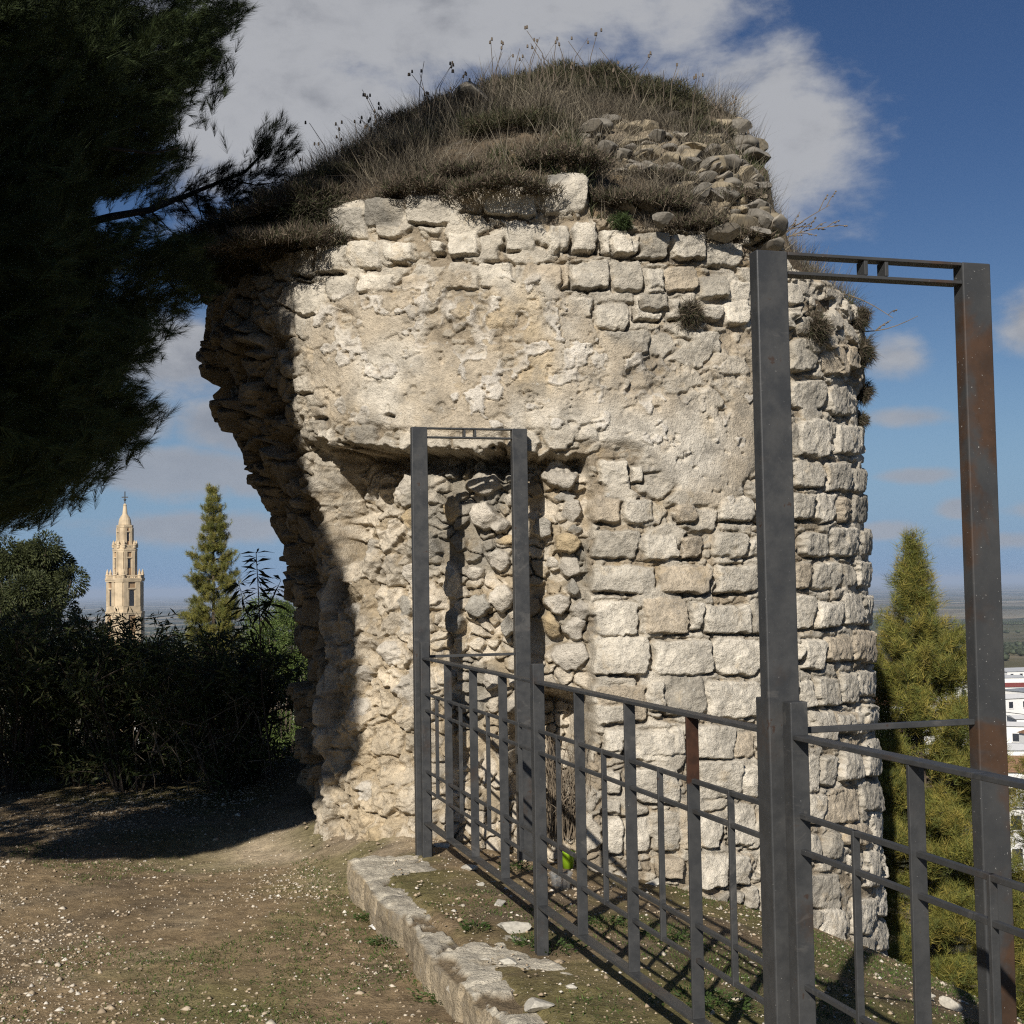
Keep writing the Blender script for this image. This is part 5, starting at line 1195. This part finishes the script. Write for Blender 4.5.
# ------------------------------------------------------------------ church tower in the town below
MAT_CH = m_plain('warm_limestone', (.29, .19, .105), .9, .3, .35); MAT_CH2 = m_plain('pale_limestone', (.50, .395, .26), .9, .25, .5); MAT_IRON = m_plain('dark_iron', (.05, .045, .04), .6)
def church():
    D = 326.0; px1 = D/FPX; base = at(125, 613, D); xc, yc = base[0], base[1]
    def zy(y): return at(125, y, D)[2]
    g = gz(xc, yc)-.5; root = empty('church_tower', (xc, yc, g), R_(3)); tag(root, 'tall ornate stone church bell tower with stepped tiers and a cross, left of the ruin', 'church tower')
    def chsq(half, ch=.42):                  # square turned corner-on with cut corners
        h = half; c = h*ch; q = [(h, -h+c), (h, h-c), (h-c, h), (-h+c, h), (-h, h-c), (-h, -h+c), (-h+c, -h), (h-c, -h)]
        a = R_(38); return [(x*math.cos(a)-y*math.sin(a), x*math.sin(a)+y*math.cos(a)) for x, y in q]
    def Z(y): return zy(y)-g
    W = lambda px: px*px1/2/1.22          # half width of the square for a given width in the picture
    def tier(name, wpx, y0, y1, mat=MAT_CH, tap=1.0): m = MB(); m.prism(chsq(W(wpx)), Z(y0), Z(y1), scale_top=tap); return m.build(name, mat, root)
    def cornice(wpx, y, t=2.0):
        m = MB(); m.prism(chsq(W(wpx)*.975), Z(y+t*.5), Z(y)); m.prism(chsq(W(wpx)), Z(y), Z(y-t*.5)); m.build('cornice', MAT_CH2, root)
    m = MB(); m.prism(chsq(W(37)), 0, Z(613)); m.build('tower_body', MAT_CH, root)
    cornice(41, 613, 3); tier('belfry', 35.5, 611.4, 581.5); m = MB(); m.prism(chsq(W(38)), Z(611.4), Z(606)); m.build('plinth', MAT_CH2, root); cornice(41, 580, 3.6); cornice(37.3, 588.5, 1.3); cornice(24.3, 557.6, 1.2)
    tier('upper_stage', 22.5, 578, 551.5); cornice(26, 550.5, 3); tier('parapet', 24, 549, 545, MAT_CH2); tier('top_stage', 15.5, 545, 527.5); cornice(17.5, 526.5, 2.4)
    m = MB(); hp = px1/2; m.lathe([(13*hp, Z(525)), (11.6*hp, Z(520)), (11*hp, Z(519)), (9*hp, Z(517)), (6*hp, Z(515)), (5*hp, Z(514)), (4*hp, Z(509)), (3.2*hp, Z(505.5)), (4*hp, Z(505)), (1.2*hp, Z(503.5))], 16); m.build('spire', MAT_CH2, root)
    m = MB(); m.tube([(0, 0, Z(504)), (0, 0, Z(491.5))], .13, 6); m.box((-.75, -.09, Z(497.2)-.12), (.75, .09, Z(497.2)+.12)); m.lathe([(.1, Z(501)), (.35, Z(500)), (.35, Z(499.4)), (.1, Z(498.6))], 10); m.build('cross', MAT_IRON, root)
    def faces(half):
        P = chsq(half); n = len(P)
        for i in range(n):
            a = np.array(P[i]); b = np.array(P[(i+1) % n]); c = (a+b)/2; ln = np.linalg.norm(b-a); yield c, (b-a)/ln, c/np.linalg.norm(c), ln
    def arch(c, t, nrm, w, z0, z1, name='window', mat=MAT_DARKFILL, dp=.06):
        pts = [(-w/2, z0), (w/2, z0)] + [(w/2*math.cos(a), z1-w/2+w/2*math.sin(a)) for a in np.linspace(0, math.pi, 9)]
        m = MB(); n = len(pts); vs = []
        for o_ in (-.3, dp):
            for s, z in pts: q = c+t*s+nrm*o_; vs.append((q[0], q[1], z))
        m.add(vs, [tuple(range(n-1, -1, -1)), tuple(range(n, 2*n))]+[(i, (i+1) % n, n+(i+1) % n, n+i) for i in range(n)]); m.build(name, mat, root)
    for half, y0, y1, wd in ((W(35.5), 606, 590, .30), (W(22.5), 568, 559, .26), (W(15.5), 541, 533, .30)):
        for c, t, nrm, ln in faces(half):
            if ln < half*.9: 
                continue
            arch(c, t, nrm, ln*wd, Z(y0), Z(y1))  # solid dark arch, its colour standing in for the unlit inside of the opening
            m = MB()                                   # moulded surround, proud of the wall
            w = ln*wd/2+.22
            for s in (-w, w): q = c+t*s+nrm*.1; m.bar((q[0], q[1], Z(y0)), (q[0], q[1], Z(y1)), (t[0], t[1], 0), .26, .34)
            q0, q1 = c-t*(w+.2)+nrm*.12, c+t*(w+.2)+nrm*.12; m.bar((q0[0], q0[1], Z(y1)+.3), (q1[0], q1[1], Z(y1)+.3), (nrm[0], nrm[1], 0), .5, .3); m.build('window_surround', MAT_CH2, root)
    for half, y0, y1, pw in ((W(35.5), 606, 582.2, .62), (W(22.5), 578, 552, .42), (W(15.5), 545, 528, .3), (W(37), 640, 614.2, .7)):
        m = MB()
        for c, t, nrm, ln in faces(half):
            for s in (-.44, -.30, .30, .44) if ln > half*.9 else (-.3, 0, .3):
                q = c+t*s*ln+nrm*.10; m.bar((q[0], q[1], Z(y0)), (q[0], q[1], Z(y1)), (t[0], t[1], 0), pw, .42)
        m.build('pilasters', MAT_CH2, root)
    for half, y, hgt in ((W(37), 578.2, 7.6), (W(24), 547.6, 6.0)):
        for cx, cy in chsq(half*.97):
            m = MB(); m.lathe([(.42, Z(y)-.1), (.42, Z(y)+hgt*px1*.35), (.55, Z(y)+hgt*px1*.38), (.3, Z(y)+hgt*px1*.55), (.34, Z(y)+hgt*px1*.7), (.05, Z(y)+hgt*px1*1.2)], 8, cx, cy); m.build('pinnacle', MAT_CH2, root)
        m = MB()
        P = chsq(half*.96)
        for i in range(8):
            a = np.array(P[i]); b = np.array(P[(i+1) % 8]); m.bar((a[0], a[1], Z(y)+hgt*px1*.30), (b[0], b[1], Z(y)+hgt*px1*.30), (0, 0, 1), .3, .3)
            for k in range(1, 7): q = a+(b-a)*k/7; m.bar((q[0], q[1], Z(y)-.05), (q[0], q[1], Z(y)+hgt*px1*.28), (1, 0, 0), .24, .24)
        m.build('balustrade', MAT_CH2, root)
church()

# ------------------------------------------------------------------ houses of the town
def house(x, y, rz, w, d, h, label, tile=True, roof_mat=None, seed=0, shed=False):
    g = gz(x, y); root = empty('shed' if shed else 'house', (x, y, g), rz); tag(root, label, 'shed' if shed else 'house', 'houses of the white town below')
    m = MB(); m.box((-w/2, -d/2, -3), (w/2, d/2, h)); m.build('wall', MAT_WHITE, root)
    rh = .16*d if tile else .05*d; m = MB(); e = .3
    m.add([(-w/2-e, -d/2-e, h+.003), (w/2+e, -d/2-e, h+.003), (w/2+e, d/2+e, h+.003), (-w/2-e, d/2+e, h+.003), (-w/2-e, 0, h+rh), (w/2+e, 0, h+rh)], [(0, 3, 2, 1), (0, 1, 5, 4), (3, 4, 5, 2), (0, 4, 3), (1, 2, 5)])
    m.build('roof', roof_mat or MAT_TILE, root)
    r = random.Random(seed)
    for k in range(max(2, int(w/3))):
        for fl in range(max(1, int(h/3))):
            xx = -w/2+(k+.5)*w/max(2, int(w/3)); zz = fl*3+1.0; m = MB(); m.box((xx-.5, -d/2-.04, zz), (xx+.5, -d/2+.2, zz+1.3)); f = m.build('window', MAT_DARKFILL, root)
            m = MB(); m.box((xx-.65, -d/2-.16, zz-.14), (xx+.65, -d/2-.002, zz-.002)); m.build('sill', MAT_WHITE, f)
MAT_SHEET = m_plain('pale_sheet_roof', (.55, .55, .54), .5, .06, .3); MAT_RED = m_plain('red_sheet_roof', (.28, .07, .05), .6, .1, .3); MAT_BLUEROOF = m_plain('grey_sheet_roof', (.26, .28, .31), .5, .1, .3)
def town():
    # picture column, picture row of the ground line, width, depth, height, kind
    L = [(1030, 660, 430, 26, 14, 6, 'sheet', 'long pale warehouse among olive groves, farthest of the sheds'), (1012, 690, 350, 24, 12, 5, 'red', 'shed with a dark red roof edge below the far warehouse'), (1060, 698, 330, 28, 12, 5, 'grey', 'grey-roofed shed beside the red-roofed shed'),
         (1030, 750, 225, 8, 7, 6.5, 'flat', 'tall white house with a row of dark windows seen right of the rusty post'), (1012, 782, 190, 8, 8, 6, 'flat', 'flat white house just below the tall one'), (1040, 830, 150, 10, 8, 7, 'tile', 'white house with brown tile roof near the right picture edge'),
         (1018, 866, 128, 7, 7, 6, 'flat', 'nearest white house at the right picture edge above the pine'), (1075, 775, 200, 12, 9, 7, 'tile', 'white house at the edge of town east of the tall one'), (1005, 722, 290, 14, 9, 6, 'flat', 'low flat-roofed white house behind the tall white house'), (1050, 720, 290, 12, 9, 6, 'flat', 'second low flat-roofed house behind the tall white house'),
         (1034, 728, 255, 8, 7, 5, 'flat', 'small flat white house tucked behind the tall one'), (1016, 806, 168, 6, 6, 5, 'tile', 'narrow white house with a brown roof above the nearest one'), (965, 700, 330, 16, 9, 6, 'flat', 'white house mostly hidden behind the young pine'), (940, 740, 240, 12, 9, 6, 'tile', 'white house behind the thick part of the young pine'), (895, 720, 280, 14, 9, 6, 'tile', 'white house between pine and ruin'), (985, 672, 400, 20, 10, 5, 'sheet', 'pale shed left of the far warehouse'),
         (288, 640, 330, 14, 9, 7, 'tile', 'white house glimpsed beside the broken flank of the ruin'), (278, 700, 180, 10, 8, 6, 'tile', 'white house seen low through the hedge beside the ruin'), (175, 660, 280, 14, 9, 7, 'tile', 'white house right of the church tower foot')]
    for i, (px, py, D, w, d, h, kind, lab) in enumerate(L):
        p = at(px, py, D); house(p[0], p[1], R_(random.uniform(-25, 25)), w, d, h + max(0, p[2]-gz(p[0], p[1]))*.0, lab, kind == 'tile', {'tile': MAT_TILE, 'flat': MAT_WHITE, 'sheet': MAT_SHEET, 'red': MAT_RED, 'grey': MAT_BLUEROOF}[kind], i, kind in ('sheet', 'red', 'grey'))
town()
def groves():
    pts = []
    for az0, az1 in ((-24, -7), (13, 25)):
        for r in np.arange(480, 2600, 11):
            n = int(R_(az1-az0)*r/11); a = np.radians(az0)+(np.arange(n)+rng.uniform(-.08, .08, n))*11/r; pts.append(np.stack([r*np.sin(a), r*np.cos(a)], 1))
    P = np.concatenate(pts); k = fbm(P[:, 0]/170, P[:, 1]/110, 0, 3, 131) > .16; P = P[k]; P = P + rng.normal(0, .8, P.shape); P = P[np.argsort(np.hypot(P[:, 0], P[:, 1]))][:9000]
    n = len(P); z = ground_z(P[:, 0], P[:, 1])
    bm = bmesh.new(); bmesh.ops.create_icosphere(bm, subdivisions=1, radius=1); b = np.array([v.co[:] for v in bm.verts]); f = np.array([[v.index for v in q.verts] for q in bm.faces]); bm.free()
    s = rng.uniform(1.6, 2.7, (n, 1, 1)); V = (b[None]*s*np.array([1, 1, .8])*rng.uniform(.75, 1.2, (n, len(b), 1)) + np.stack([P[:, 0], P[:, 1], z+1.7], 1)[:, None]).reshape(-1, 3)
    F = (np.arange(n)[:, None, None]*len(b)+f[None]).reshape(-1, 3); C = np.repeat(np.array([.055, .065, .038])*rng.uniform(.7, 1.3, (n, 1)), len(b), 0)
    o = np_mesh('olive_grove', V, F, m_attr('olive_leaf', .8), cols=C); tag(o, 'rows of distant olive trees on the plain', 'olive grove', kind='stuff')
groves()
# overhead cables
def cable(a, b, sag, r, lab):
    a = np.array(a); b = np.array(b); m = MB(); m.tube([(b-a)*t+np.array([0, 0, -sag*4*t*(1-t)]) for t in np.linspace(0, 1, 25)], r, 5)
    tag(m.build('overhead_cable', MAT_IRON, loc=tuple(a)), lab, 'cable')
cable(at(700, 640, 24), at(1100, 720, 36), .3, .008, 'thin overhead cable crossing the upper young pine')
cable(at(700, 690, 22), at(1100, 830, 30), .3, .008, 'thin overhead cable crossing lower down the young pine')

# ------------------------------------------------------------------ haze over the plain
def haze():
    m = bpy.data.materials.new('haze_air'); m.use_nodes = True; m.node_tree.nodes.clear(); w = NT(m.node_tree)
    v = w.n('ShaderNodeVolumePrincipled'); v.inputs['Color'].default_value = (.60, .73, .93, 1); v.inputs['Density'].default_value = .00009; v.inputs['Anisotropy'].default_value = 0.0
    w.n('ShaderNodeOutputMaterial', i_Volume=v.outputs[0])
    b = MB(); b.box((-50000, -50000, -170), (50000, 50000, 45)); o = b.build('haze', m); tag(o, 'thin blue haze lying over the far plain', 'haze', kind='stuff')
haze()
